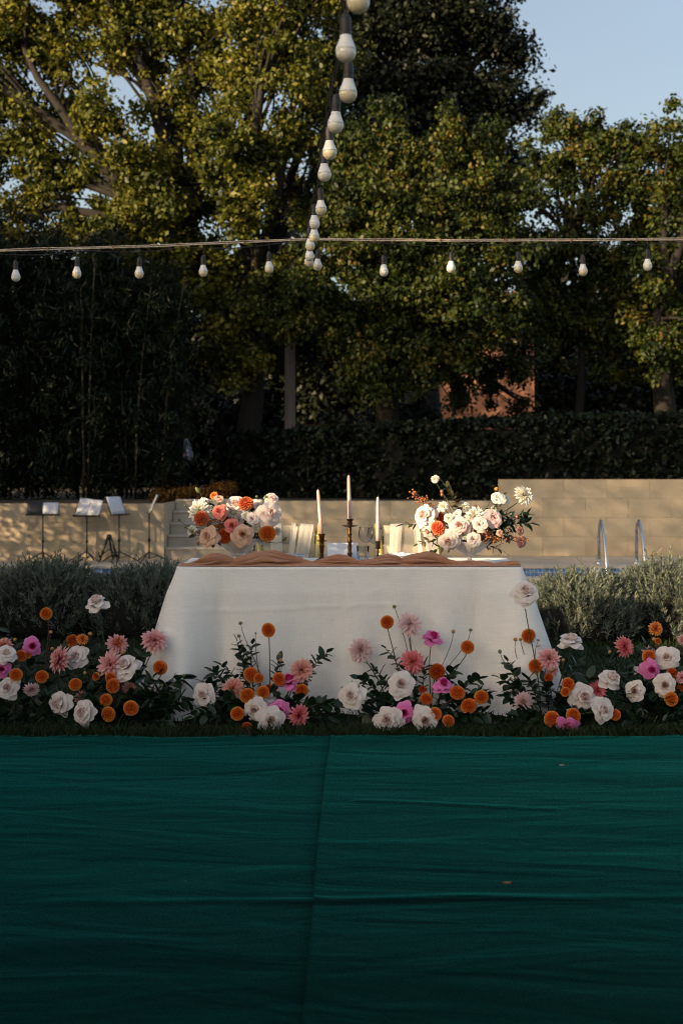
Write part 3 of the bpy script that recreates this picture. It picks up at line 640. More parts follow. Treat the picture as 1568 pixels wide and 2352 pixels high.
d = 24.0; p0 = at(425, 1008, d)
hc = empty('hanging_cloth', tuple(p0)); tag(hc, 'pale cloth hanging in the dark garden gap, its thin tail tipped blue', 'cloth')
b = MB(); P = []
for i in range(9):
    v = i/8; wd = 0.03+0.10*math.sin(PI*min(1, v*0.62+0.06)); P.append([(0.02+wd*(j/6-0.45)*1.15+0.05*v, -0.02+0.035*math.sin(j*1.6+v*2), -v*0.36+0.05*abs(j/6-0.4)*v) for j in range(7)])
b.grid(P); o_ = b.build('cloth', plain('faded_cloth', (0.50, 0.50, 0.60), 0.9, var=0.2), hc); o_.modifiers.new('t', 'SOLIDIFY').thickness = 0.006
MB().tube([(-0.02, -0.03, -0.22), (-0.015, -0.04, -0.34), (-0.01, -0.03, -0.45), (-0.02, -0.03, -0.53)], [0.035, 0.02, 0.017, 0.016], 8).build('tail', plain('faded_pink', (0.40, 0.23, 0.22), 0.9), hc)
MB().ball((-0.025, -0.03, -0.56), 0.03, 9, 6, 1.6).build('tip', plain('blue_tip', (0.01, 0.14, 0.34), 0.5), hc)
MB().tube([(0.02, 0, 0), (0.05, 0.1, 0.6), (0.0, 0.2, 1.2), (-0.1, 0.3, 2.2)], 0.006, 5).build('cord', M['black_metal'], hc)
from mathutils import noise as NZ
def nz(x, y=0.0, z=0.0): return NZ.noise(Vector((x, y, z)))

# ================================================================= carpet strips
m, n, out = new_mat('green_felt'); L = n.links.new
tc = n.nodes.new('ShaderNodeTexCoord'); p = n.nodes.new('ShaderNodeBsdfPrincipled')
n1 = n.nodes.new('ShaderNodeTexNoise'); n1.inputs['Scale'].default_value = 1.3; n1.inputs['Detail'].default_value = 6.0; L(tc.outputs['Object'], n1.inputs['Vector'])
n2 = n.nodes.new('ShaderNodeTexNoise'); n2.inputs['Scale'].default_value = 420.0; n2.inputs['Detail'].default_value = 3.0; L(tc.outputs['Object'], n2.inputs['Vector'])
ad = n.nodes.new('ShaderNodeMath'); ad.operation = 'ADD'; L(n1.outputs[0], ad.inputs[0]); L(n2.outputs[0], ad.inputs[1])
mr = n.nodes.new('ShaderNodeMapRange'); mr.inputs[1].default_value = 0.6; mr.inputs[2].default_value = 1.4; mr.inputs[3].default_value = 0.72; mr.inputs[4].default_value = 1.3; L(ad.outputs[0], mr.inputs[0])
sc_ = n.nodes.new('ShaderNodeVectorMath'); sc_.operation = 'SCALE'; sc_.inputs[0].default_value = (0.0003, 0.0042, 0.0042); L(mr.outputs[0], sc_.inputs['Scale'])
L(sc_.outputs[0], p.inputs['Base Color']); p.inputs['Roughness'].default_value = 0.95; p.inputs['Specular IOR Level'].default_value = 0.02
p.inputs['Sheen Weight'].default_value = 0.8; p.inputs['Sheen Roughness'].default_value = 0.24; p.inputs['Sheen Tint'].default_value = (0.02, 0.41, 0.385, 1)
mp = n.nodes.new('ShaderNodeMapping'); mp.inputs['Scale'].default_value = (0.9, 2.6, 1.0); mp.inputs['Rotation'].default_value = (0, 0, 0.12); L(tc.outputs['Object'], mp.inputs[0])
n3 = n.nodes.new('ShaderNodeTexNoise'); n3.inputs['Scale'].default_value = 1.6; n3.inputs['Detail'].default_value = 5.0; n3.inputs['Distortion'].default_value = 1.2; L(mp.outputs[0], n3.inputs['Vector'])
b1 = n.nodes.new('ShaderNodeBump'); b1.inputs['Strength'].default_value = 0.16; b1.inputs['Distance'].default_value = 0.05; L(n3.outputs[0], b1.inputs['Height'])
b2 = n.nodes.new('ShaderNodeBump'); b2.inputs['Strength'].default_value = 0.3; b2.inputs['Distance'].default_value = 0.003; L(n2.outputs[0], b2.inputs['Height']); L(b1.outputs[0], b2.inputs['Normal'])
L(b2.outputs[0], p.inputs['Normal']); L(p.outputs[0], out.inputs[0]); M['felt'] = m

def seam(y): return -0.050-0.012*(6.7-y)+0.006*math.sin(y*1.3-2.2)
def carpet_z(x, y):
    yy_ = y+0.10*nz(x*1.1, y*0.9, 2.0)
    z = 0.012+0.0045*nz(x*0.9, yy_*2.6)+0.0016*nz(x*2.2+9, yy_*7.0)*(0.4+max(0, nz(x*0.8, y*0.8, 7))*2)+0.005*max(0, nz(x*0.5+4, y*2.0+3))
    yf = 4.12+0.09*nz(x*0.9, 7.1)+0.02*nz(x*4, 2.1)+0.012*x
    z += 0.008*(0.6+0.6*nz(x*1.7, 1.1))*math.exp(-((y-yf)/0.022)**2)*max(0.0, min(1, (x+1.1)*1.1))*(1 if x < 1.3 else max(0, 1-(x-1.3)*1.5))
    yg = 5.35-0.16*x+0.03*nz(x*2)
    z += 0.006*math.exp(-((y-yg)/0.016)**2)*(1 if 0.05 < x < 0.8 else 0.0)
    return max(0.008, z)
def carpet(label, side):
    ys = list(np.arange(-3.0, 3.0, 0.25))+list(np.arange(3.0, 6.70, 0.022))+[6.705]
    N = 110; P = []
    for y in ys:
        row = []
        for j in range(N+1):
            u = j/N; t = u**1.5*3.6; sx = seam(y)
            x = sx-0.03-t if side < 0 else sx+t
            x = (sx+0.015 if j == 0 else sx+0.012-t) if side < 0 else x
            yy = y
            if y > 6.3: yy = y+(y-6.3)/0.4*(0.10*nz(x*1.9, side*3)+0.045*nz(x*6.0, 5)+0.010*nz(x*31.0, 5)+(-0.012 if side > 0 else 0.01))
            z = carpet_z(x, yy)
            if side > 0: z += 0.003+0.004*math.exp(-((x-sx)/0.03)**2)
            if y > 6.66: z = max(0.006, z*0.6)
            row.append((x, yy, z))
        P.append(row if side > 0 else row[::-1])
    o = MB().grid(P).build('carpet', M['felt']); tag(o, label, 'carpet')
    md = o.modifiers.new('thickness', 'SOLIDIFY'); md.thickness = 0.004; md.offset = -1
    return o
carpet('dark green felt carpet strip on the music stand side of the seam', -1)
carpet('dark green felt carpet strip on the pool ladder side of the seam', 1)

# crumbs of leaf lying on the carpet
lf = [(1290, 1772, 0.013, 'pale dry leaf scrap on the carpet before the end dahlias'), (424, 2046, 0.014, 'curled dark leaf scrap on the carpet beside the seam, alone'), (1165, 2047, 0.016, 'brown leaf scrap on the carpet just beyond its long fold')]
for (x, y, s, lb) in lf:
    dd = CAM_Z*FPX/(y-HZ); q = at(x, y, dd); z = carpet_z(q.x, q.y)+0.010
    P = [[(u*s*(1-abs(v)**2)*0.5, v*s, 0.25*s*u*u+0.2*s*v*v) for u in (-1, 0, 1)] for v in (-1, -.6, -.2, .2, .6, 1)]
    bm_ = MB().grid(P)
    col = {0: (0.45, 0.38, 0.30), 1: (0.02, 0.10, 0.09), 2: (0.16, 0.07, 0.035)}[lf.index((x, y, s, lb))]
    o = bm_.build('fallen_leaf', plain('dry_leaf', col, 0.8), None, (q.x, q.y, z)); o.rotation_euler = (0.1, 0.15, random.uniform(0, 6)); tag(o, lb, 'leaf')

# ================================================================= grass
rng = np.random.default_rng(21)
def blades(n, x0, x1, y0, y1, h, wd):
    x = rng.uniform(x0, x1, n); y = rng.uniform(y0, y1, n); a = rng.uniform(0, 2*PI, n); hh = h*(0.45+0.9*rng.random(n))
    ln = rng.normal(size=(n, 2))*0.45*hh[:, None]; B = np.stack([x, y, np.full(n, -0.004)], 1)
    sd = np.stack([np.cos(a), np.sin(a), np.zeros(n)], 1)*wd; mid = B+np.stack([ln[:, 0]*.35, ln[:, 1]*.35, hh*.6], 1); tip = B+np.stack([ln[:, 0], ln[:, 1], hh], 1)
    return np.stack([B-sd, B+sd, mid+sd*.7, tip, mid-sd*.7], 1)
V = np.concatenate([blades(26000, -2.4, 2.6, 6.70, 7.9, 0.035, 0.0018), blades(9000, -2.4, 2.4, 6.64, 6.80, 0.055, 0.0016), blades(12000, -3.2, -1.0, 7.9, 10.4, 0.05, 0.0026), blades(12000, 1.0, 3.2, 7.9, 10.4, 0.05, 0.0026)])
gr = obj('grass', np_mesh('grass', V, 5, M['grass'], np.clip(rng.beta(1.6, 3.2, len(V)), 0, 1))); tag(gr, 'short dark lawn grass round the table and the floor flowers', 'grass', kind='stuff')

# ================================================================= lavender
def lavender(x, y, rx, ry, h, label, seed, dens=1.0):
    rng = np.random.default_rng(seed); root = empty('lavender_bush', (x, y, 0)); tag(root, label, 'lavender', 'lavender bushes between lawn and pool')
    n = int(1000*dens); u = rng.random(n)**0.6; ph = rng.uniform(0, 2*PI, n); el = np.arcsin(rng.random(n)**0.8)
    k = 0.62+0.36*rng.random(n); k *= 1+0.10*np.sin(3*ph+seed)
    top = np.stack([np.cos(ph)*np.cos(el)**0.7*rx*k, np.sin(ph)*np.cos(el)**0.7*ry*k, 0.08+np.sin(el)**0.8*(h-0.08)*(0.75+0.25*rng.random(n))], 1)
    tall = rng.random(n) < 0.07; top[tall, 2] += rng.uniform(0.02, 0.09, tall.sum())
    dirv = unit(np.stack([np.cos(ph)*np.cos(el)*0.55, np.sin(ph)*np.cos(el)*0.55, 0.75+0*el], 1)+rng.normal(size=(n, 3))*0.22)
    per = 30; S = np.repeat(top, per, 0); D = np.repeat(dirv, per, 0); t = rng.random(len(S)); ln = 0.17
    pos = S+D*((t-0.75)*ln)[:, None]
    rad = rng.normal(size=(len(S), 3)); rad = unit(rad-D*np.sum(rad*D, 1, keepdims=True))
    ld = unit(D*(0.55+0.5*t)[:, None]+rad*(0.85-0.35*t)[:, None]); sd = unit(np.cross(ld, rad+rng.normal(size=rad.shape)*0.4))
    s = (0.042*(0.7+0.6*rng.random(len(S))))[:, None]; wd = 0.0036
    V = np.stack([pos, pos+ld*s*.5+sd*wd, pos+ld*s, pos+ld*s*.5-sd*wd], 1)
    var = np.clip(np.repeat(rng.random(n), per)*0.55+rng.random(len(S))*0.35+0.12*(t-.3), 0, 1)
    obj('foliage', np_mesh('foliage', V, 4, M['lavender'], var), root)
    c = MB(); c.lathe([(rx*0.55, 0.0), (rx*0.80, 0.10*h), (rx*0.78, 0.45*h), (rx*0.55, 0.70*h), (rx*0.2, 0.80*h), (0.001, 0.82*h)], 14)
    c.v = [(px, py*ry/rx, pz) for (px, py, pz) in c.v]; c.build('shade_core', M['core'], root)
    tw = MB()
    for i in range(0, n, 9): q = top[i]; tw.tube([(q[0]*0.25, q[1]*0.25, 0.0), (q[0]*0.7, q[1]*0.7, q[2]*0.55), tuple(q)], 0.004, 4)
    tw.build('stems', M['bark'], root)
for i, (x, y, rx, ry, h, lb) in enumerate([
    (-3.05, 10.95, 0.55, 0.50, 0.52, 'grey-green lavender bush farthest out on the music stand side'),
    (-2.25, 10.85, 0.55, 0.52, 0.56, 'grey-green lavender bush, second from the table, music stand side'),
    (-1.45, 10.80, 0.52, 0.50, 0.53, 'dark grey-green lavender bush next to the table, music stand side'),
    (1.80, 10.60, 0.50, 0.50, 0.49, 'sun-touched silvery lavender bush next to the table, pool ladder side'),
    (2.48, 10.70, 0.52, 0.55, 0.56, 'sun-touched lavender bush in front of the pool ladder'),
    (3.20, 10.70, 0.60, 0.60, 0.66, 'tallest lavender bush, outermost on the pool ladder side')]):
    lavender(x, y, rx, ry, h, lb, 40+i, 1.25)

# ================================================================= music stands and instrument stand
def music_stand(x, d, ydesk, yfoot, yaw, tilt, label, wd=0.46, hd=0.21):
    f = at(x, yfoot, d); D0 = at(x, ydesk, d); h = D0.z
    root = empty('music_stand', (f.x, d, 0.006)); tag(root, label, 'music stand', 'music stands before the low wall')
    MB().tube([(0, 0, 0.05), (0, 0, h)], 0.011, 8).build('pole', M['black_metal'], root)
    MB().lathe([(0.012, 0), (0.020, 0.004), (0.020, 0.036), (0.012, 0.04)], 10, (0, 0, h*0.42)).build('collar', M['black_metal'], root)
    for k in range(3):
        a = yaw+k*2*PI/3+PI/2; e = Vector((math.cos(a)*0.27, math.sin(a)*0.27, 0.0))
        lg = MB().tube([(0, 0, 0.14), (e.x*0.45, e.y*0.45, 0.085), (e.x, e.y, 0.008)], 0.008, 6); lg.tube([(0, 0, 0.05), (e.x*0.45, e.y*0.45, 0.085)], 0.005, 5)
        lg.build('leg', M['black_metal'], root)
    R = Matrix.Translation((0, 0, h)) @ Matrix.Rotation(yaw, 4, 'Z') @ Matrix.Rotation(tilt, 4, 'X')
    dk = MB(); dk.box((0, 0, 0), (wd, 0.006, 0.012)).box((0, 0, hd), (wd, 0.006, 0.010))
    for u in (-0.5, -0.25, 0, 0.25, 0.5): dk.box((u*(wd-0.012), 0.001, hd/2), (0.010, 0.005, hd-0.012))
    desk = dk.build('desk', M['black_metal'], root, mat4=R, smooth=False)
    MB().box((0, -0.022, -0.005), (wd+0.03, 0.05, 0.006)).build('lip', M['black_metal'], desk, smooth=False)
    return root, R
m, n, out = new_mat('sheet_music'); L = n.links.new     # staves as flat print
tc = n.nodes.new('ShaderNodeTexCoord'); wv = n.nodes.new('ShaderNodeTexWave'); wv.bands_direction = 'Z'; wv.inputs['Scale'].default_value = 22.0
L(tc.outputs['Object'], wv.inputs['Vector'])
cr = n.nodes.new('ShaderNodeValToRGB'); cr.color_ramp.elements[0].position = 0.05; cr.color_ramp.elements[0].color = (0.42, 0.43, 0.48, 1); cr.color_ramp.elements[1].position = 0.35; cr.color_ramp.elements[1].color = (0.78, 0.79, 0.84, 1)
L(wv.outputs[0], cr.inputs[0]); p = n.nodes.new('ShaderNodeBsdfPrincipled'); p.inputs['Roughness'].default_value = 0.7; L(cr.outputs[0], p.inputs['Base Color']); L(p.outputs[0], out.inputs[0]); M['sheet'] = m
def sheet_music(R, u, wd, hd, label, name='sheet_music', mat='sheet', lift=0.0):
    P = [[(u+wd*(j/6-0.5), -0.008-0.004*math.sin(j/6*PI)-0.002*i/4-lift, 0.006+hd*i/4) for j in range(7)] for i in range(5)]
    o = MB().grid(P).build(name, M[mat]); o.matrix_world = R; o.modifiers.new('t', 'SOLIDIFY').thickness = 0.003
    tag(o, label, 'folder' if name == 'music_folder' else 'sheet music'); return o
def WM(root, R): return Matrix.Translation(root.location) @ R
r1, R1 = music_stand(99, 19.1, 1184, 1289, math.radians(4), math.radians(-24), 'black music stand holding a black folder', 0.43, 0.19)
sheet_music(WM(r1, R1), -0.105, 0.19, 0.185, 'black folder standing on the outermost music stand', 'music_folder', 'black_metal')
sheet_music(WM(r1, R1), 0.10, 0.20, 0.17, 'sheet music beside the black folder')
r2, R2 = music_stand(200, 19.2, 1187, 1290, math.radians(-12), math.radians(-28), 'black music stand holding two wide open pages', 0.36, 0.24)
R2b = R2 @ Matrix.Rotation(math.radians(6), 4, 'Y')
sheet_music(WM(r2, R2b), -0.085, 0.17, 0.25, 'open music page nearer the black folder, on the wide stand'); sheet_music(WM(r2, R2b), 0.085, 0.17, 0.245, 'open music page nearer the instrument stand, on the wide stand')
r3, R3 = music_stand(274, 19.25, 1184, 1288, math.radians(62), math.radians(-24), 'black music stand turned sideways beside the instrument stand', 0.36, 0.26)
sheet_music(WM(r3, R3), 0.0, 0.31, 0.26, 'white sheet music on the sideways stand beside the instrument stand')
r4, R4 = music_stand(343, 19.2, 1180, 1288, math.radians(-78), math.radians(-25), 'black music stand turned edge-on nearest the stone steps', 0.36, 0.27)
sheet_music(WM(r4, R4), 0.0, 0.31, 0.27, 'sheet music seen edge-on on the stand nearest the steps')
# instrument stand
g = at(251, 1287, 19.3); gs = empty('instrument_stand', (g.x, 19.3, 0.006)); tag(gs, 'black folding A-frame instrument stand on the deck between music stands', 'stand')
for s in (-1, 1):
    MB().tube([(0.015*s, 0, 0.335), (s*0.07, 0, 0.18), (s*0.125, -0.02, 0.012)], [0.02, 0.016, 0.014], 8).build('leg', M['black_metal'], gs)
    MB().tube([(s*0.10, -0.02, 0.10), (s*0.085, -0.12, 0.075), (s*0.10, -0.18, 0.08), (s*0.11, -0.19, 0.14)], 0.012, 7).build('cradle_arm', M['black_metal'], gs)
MB().tube([(0, 0, 0.33), (0.01, 0.10, 0.17), (0.02, 0.22, 0.012)], 0.013, 7).build('rear_leg', M['black_metal'], gs)
MB().ball((0, 0, 0.335), 0.038, 10, 7, 1.1).build('hinge', M['black_metal'], gs)
MB().tube([(-0.09, 0, 0.10), (0, -0.01, 0.17), (0.09, 0, 0.10)], 0.008, 6).build('crossbar', M['black_metal'], gs)
# ================================================================= table, cloth, runner
TX, TY, TH = 0.042, 7.785, 0.75
HX, HY = 0.90, 0.395
tb = empty('table', (TX, TY, 0)); tag(tb, 'rectangular table hidden under the white linen cloth', 'table')
MB().box((0, 0, TH-0.018), (HX*2-0.01, HY*2-0.01, 0.03)).build('tabletop', M['slat_pale'], tb, smooth=False)
for sx in (-1, 1):
    for sy in (-1, 1): MB().box((sx*(HX-0.08), sy*(HY-0.08), (TH-0.033)/2), (0.05, 0.05, TH-0.033)).build('leg', M['slat_pale'], tb, smooth=False)

def perim(step=0.011, rc=0.028):
    """points and outward normals round the table edge, with the distance to the nearest corner along it"""
    pts = []
    ex, ey = HX-rc, HY-rc
    segs = [((-ex, -HY), (ex, -HY), (0, -1)), ((HX, -ey), (HX, ey), (1, 0)), ((ex, HY), (-ex, HY), (0, 1)), ((-HX, ey), (-HX, -ey), (-1, 0))]
    cen = [(ex, -ey, -PI/2), (ex, ey, 0), (-ex, ey, PI/2), (-ex, -ey, PI)]
    for k, (a, c, nn) in enumerate(segs):
        Ln = math.hypot(c[0]-a[0], c[1]-a[1]); N = int(Ln/step)
        for i in range(N):
            t = i/N; s = t*Ln
            pts.append((a[0]+(c[0]-a[0])*t, a[1]+(c[1]-a[1])*t, nn[0], nn[1], min(s, Ln-s), k, s))
        cx, cy, a0 = cen[k]
        for i in range(10):
            an = a0+PI/2*i/10; pts.append((cx+rc*math.cos(an), cy+rc*math.sin(an), math.cos(an), math.sin(an), 0.0, k, 0.0))
    return pts
PR = perim(); rows = 64; P = []
top_z = TH+0.004
inner = []
for f in (0.0, 0.25, 0.5, 0.75, 0.92, 0.985):
    inner.append([(TX+x*f, TY+y*f, top_z+0.0012*nz(x*f*6, y*f*6, 3)) for (x, y, *_r) in PR])
P += inner
for i in range(rows+1):
    t = (i/rows); drop = t*TH; row = []
    for (x, y, nx_, ny_, dc, k, s) in PR:
        corner = math.exp(-(dc/0.13)**2)
        flare = 0.012+0.03*t
        if k in (1, 3): flare += 0.02*t
        c_amt = 0.205 if (x > 0) else 0.195
        off = flare*min(1, t*6)*1.0+corner*c_amt*t*0.98
        off -= 0.050*math.exp(-((dc-0.21)/0.055)**2)*t*(1.0 if dc > 0 else 0)
        off += 0.016*math.exp(-((dc-0.34)/0.07)**2)*t
        off += (0.030*math.sin(x*13+1.2+0.6*math.sin(x*3))+0.013*math.sin(x*29+0.5)+0.040*nz(x*6.5, 2.2))*t**1.25 if k in (0, 2) else 0.012*math.sin(y*22)*t*t
        off += 0.010*nz(x*3.1, t*1.3, k)*t
        if k == 0:      # creases pressed into the linen and diagonal pulls
            z = TH*(1-t)
            zc = 0.545+0.02*math.sin(x*2.4+0.6)
            off += 0.0035*math.exp(-((z-zc)/0.007)**2)*(1 if x < 0.2 else 0.4)
            off += 0.0030*math.exp(-((x-0.63)/0.006)**2)+0.0022*math.exp(-((x+0.02)/0.006)**2)
            for (xa, za, sl, am) in ((0.12, 0.62, 0.55, 0.004), (0.02, 0.56, 0.62, 0.004), (0.28, 0.42, 0.9, 0.005), (0.42, 0.40, 1.1, 0.006), (0.52, 0.34, 0.8, 0.005), (-0.08, 0.50, 0.5, 0.003), (0.36, 0.30, 0.45, 0.005), (0.62, 0.44, -0.9, 0.004)):
                q = (z-za)-(x-xa)*sl+0.02*nz(x*5+xa*9); ln_ = math.exp(-((x-xa)/0.16)**2)
                off += 0.5*am*math.exp(-(q/0.006)**2)*ln_
        z = TH-drop
        if t > 0.97: off += (t-0.97)/0.03*0.03*(0.4+corner)
        r_in = 0.010*math.exp(-t*30)
        zz = max(0.004+0.010*max(0, nz(x*6, y*6)), z+(0.004 if i == 0 else 0)-0.0)
        row.append((TX+x+nx_*(off-r_in*0), TY+y+ny_*(off), zz))
    P.append(row)
cl = MB().grid(P, True).build('tablecloth', M['linen']); tag(cl, 'white linen cloth draped to the grass over the long table', 'tablecloth')

# the terracotta gauze runner, gathered along the front of the table top
def runner():
    NU, NV = 420, 130; x0, x1 = TX-HX-0.035, TX+HX+0.045; P = []
    def sm(a_, b_, v_): k = max(0, min(1, (v_-a_)/(b_-a_))); return k*k*(3-2*k)
    for i in range(NU+1):
        u = i/NU; x = x0+(x1-x0)*u; row = []
        yf = TY-HY+0.016+0.030*(0.5+0.5*nz(x*2.2, 1.3))+0.03*(1-sm(0, 0.12, u))
        wid = 0.20+0.07*nz(x*1.7, 8.0)+0.05*math.exp(-((u-0.47)/0.05)**2)-0.06*(1-sm(0, 0.12, u))-0.03*sm(0.9, 1, u)
        gather = 0.14+2.1*abs(nz(x*3.6, 3.3))+0.35*math.exp(-((x+0.56)/0.07)**2)+0.35*math.exp(-((x-0.30)/0.10)**2)+0.30*math.exp(-((x-0.0)/0.12)**2)
        gather *= sm(0.0, 0.10, u)*0.8+0.2; gather *= 1-0.6*sm(0.80, 1.0, u)
        for j in range(NV+1):
            v = j/NV
            ph = 2*PI*(4.0*v+2.4*x*math.sin(1.7*x+0.4)+0.8*nz(x*3.4, v*1.6, 4)+0.35*nz(x*9, v*2, 9.1))
            rid = (0.5+0.5*math.cos(ph)); rid = rid**1.3+0.22*(0.5+0.5*math.cos(2.3*ph+x*21))
            env = (0.006+0.050*math.sin(PI*min(1, 0.06+0.62*v))**1.3)*sm(0, 0.05, v)*(1-sm(0.86, 1.0, v))
            h = env*gather*(0.12+0.88*rid)+0.0022*nz(x*22, v*11)*sm(0, .1, v)
            yy = yf+wid*v-0.030*min(1.1, gather)*math.sin(ph)*sm(0, 0.14, v)
            z = top_z+0.0035+max(0.0, h); xx = x
            e = max(0, (TX-HX+0.01)-x); e2 = max(0, x-(TX+HX-0.01))
            if e > 0: z -= e*2.6*(0.6+0.6*(1-v)); xx = TX-HX+0.01-e*0.55
            if e2 > 0: z -= e2*1.9*(0.6+0.5*v); xx = TX+HX-0.01+e2*0.6
            row.append((xx+0.010*gather*math.cos(ph*0.5+x*9), yy, z))
        P.append(row)
    o = MB().grid(P).build('table_runner', M['runner']); o.modifiers.new('t', 'SOLIDIFY').thickness = 0.0014
    tag(o, 'terracotta gauze runner gathered along the front of the table', 'table runner'); return o
runner()

# ================================================================= candles
def on_table(x, d): return (at(x, 0, d).x, d, top_z)
def spline(prof, n=3):
    """rounded lathe profile"""
    out_ = []
    for i in range(len(prof)-1):
        for k in range(n): t = k/n; out_.append((prof[i][0]*(1-t)+prof[i+1][0]*t, prof[i][1]*(1-t)+prof[i+1][1]*t))
    return out_+[prof[-1]]
def candlestick(x, d, h, kind, label, lift=0.0):
    q = on_table(x, d); root = empty('candlestick', (q[0], q[1], q[2]+lift)); tag(root, label, 'candlestick')
    base = MB().lathe([(0.0005, 0.0), (0.034, 0.0), (0.036, 0.004), (0.033, 0.010), (0.020, 0.016), (0.012, 0.024), (0.009, 0.032)], 24)
    base.build('base', M['brass'], root)
    s0, s1 = 0.030, h-0.040
    if kind == 'tall':
        pr = [(0.009, s0), (0.015, s0+.012), (0.010, s0+.022), (0.012, s0+.05), (0.0095, s0+.07), (0.0135, s0+.078), (0.0135, s0+.084), (0.009, s0+.092), (0.009, s0+.11), (0.013, s0+.118), (0.009, s0+.128), (0.011, s1-.012), (0.008, s1)]
    elif kind == 'turned':
        pr = [(0.008, s0), (0.013, s0+.006), (0.008, s0+.012), (0.010, s0+.018), (0.013, s0+.052), (0.015, s0+.058), (0.010, s0+.064), (0.014, s0+.070), (0.009, s0+.076), (0.013, s1-.008), (0.009, s1)]
    else:
        pr = [(0.007, s0), (0.009, s0+.006), (0.006, s0+.012), (0.0065, s0+.03), (0.0045, s1-.004), (0.006, s1)]
    MB().lathe(pr, 20).build('shaft', M['brass'], root)
    rt = {'tall': 0.046, 'turned': 0.028, 'small': 0.018}[kind]; zt = s1
    n_ = 40; R = []
    for (r, z) in ((0.006, zt-.002), (rt*0.6, zt), (rt, zt+.005), (rt, zt+.0065), (rt*0.55, zt+.003), (0.006, zt+.003)):
        R.append([((r+(0.0015*math.sin(9*2*PI*k/n_) if kind == 'tall' and r > 0.03 else 0))*math.cos(2*PI*k/n_), r*math.sin(2*PI*k/n_), z) for k in range(n_)])
    MB().grid(R, True).build('drip_tray', M['brass'], root)
    if kind == 'tall': cup = [(0.010, zt), (0.015, zt+.008), (0.013, zt+.013), (0.0165, zt+.02), (0.013, zt+.026), (0.0165, zt+.034), (0.020, h), (0.0205, h+.003), (0.0135, h+.003), (0.0125, h-.02)]
    elif kind == 'turned': cup = [(0.008, zt), (0.013, zt+.010), (0.0155, zt+.03), (0.0185, h), (0.0190, h+.003), (0.0135, h+.003), (0.0125, h-.02)]
    else: cup = [(0.006, zt), (0.011, zt+.006), (0.0125, zt+.014), (0.0125, h), (0.018, h+.001), (0.018, h+.003), (0.0125, h+.003), (0.012, h-.02)]
    MB().lathe(cup, 22).build('cup', M['brass'], root)
    return Vector((q[0], q[1], q[2]+lift+h-0.018))
def candle(p0, ln, lean, label):
    root = empty('taper_candle', tuple(p0)); tag(root, label, 'candle')
    root.rotation_euler = (0, lean, 0)
    MB().lathe([(0.0005, 0), (0.0115, 0), (0.0108, ln*0.4), (0.0088, ln*0.85), (0.0075, ln-.012), (0.006, ln-.004), (0.001, ln)], 20).build('wax', M['candle'], root)
    MB().tube([(0, 0, ln-.003), (0.001, 0, ln+.006), (0.004, 0, ln+.010)], 0.0011, 6).build('wick', M['wick'], root)
p1 = candlestick(739, 7.72, 0.148, 'turned', 'turned brass candlestick with its candle leaning, at the plate by the orange dahlias', 0.008)
candle(p1, 0.262, math.radians(-4.6), 'pale pink taper candle leaning in the turned candlestick')
p2 = candlestick(803, 7.86, 0.232, 'tall', 'tallest brass candlestick with a wide drip tray')
candle(p2, 0.262, math.radians(-1.4), 'tallest pale pink taper candle, in the high candlestick')
p3 = candlestick(868, 7.74, 0.112, 'small', 'small slender brass candlestick beside the wine glasses', 0.004)
candle(p3, 0.262, math.radians(-0.4), 'shortest-standing pink taper candle in front of the wine glasses')

# ================================================================= glasses, plates, cards, cutlery
def wine_glass(x, d, h, label, r=0.038):
    q = on_table(x, d); root = empty('wine_glass', q); tag(root, label, 'wine glass')
    hb = h*0.50
    ou = [(0.0005, 0.0), (0.033, 0.0), (0.034, 0.0015), (0.010, 0.006), (0.0045, 0.014), (0.0040, hb-.012), (0.008, hb-.002)]
    MB().lathe(ou, 26).build('foot_and_stem', M['glass'], root)
    bo = []
    H = h-hb
    for i in range(13): t = i/12; bo.append((0.005+r*math.sin(PI*min(0.5, t*0.9))**0.8*(1-0.20*max(0, t-.55)/.45), hb+H*t))
    inn = [(max(0.0005, a-0.0012), z+(0.002 if k == 0 else 0)) for k, (a, z) in enumerate(bo)]
    MB().lathe(bo+inn[::-1], 30).build('bowl', M['glass'], root)
    return root
def tumbler(x, d, h, label, r=0.035):
    q = on_table(x, d); root = empty('water_glass', q); tag(root, label, 'glass')
    MB().lathe([(0.0005, 0), (r*0.88, 0), (r, h), (r-.0015, h), (r*0.88-.002, 0.008), (0.0005, 0.007)], 30).build('body', M['glass'], root)
    return root
wine_glass(840, 8.00, 0.185, 'clear wine glass behind the small candlestick, nearer the tall candlestick')
wine_glass(860, 7.90, 0.182, 'clear wine glass directly behind the shortest-standing candle')
tumbler(833, 7.88, 0.085, 'clear water tumbler beside the white card')
wine_glass(573, 8.02, 0.185, 'clear wine glass behind the bowl with orange dahlias')
tumbler(592-20, 7.98, 0.085, 'clear water tumbler behind the bowl with orange dahlias')
def plate(x, d, label, r=0.13):
    q = on_table(x, d); root = empty('dinner_plate', q); tag(root, label, 'plate')
    MB().lathe([(0.0005, 0.002), (0.075, 0.0), (0.08, 0.004), (0.100, 0.014), (r, 0.028), (r+.001, 0.030), (0.102, 0.018), (0.08, 0.008), (0.0005, 0.006)], 40).build('plate_body', M['porcelain'], root)
    MB().lathe([(0.084, -0.0015), (0.086, 0.001), (0.080, 0.001)], 40).build('foot_ring', M['porcelain'], root)
    return Vector(q)+Vector((0, 0, 0.014))
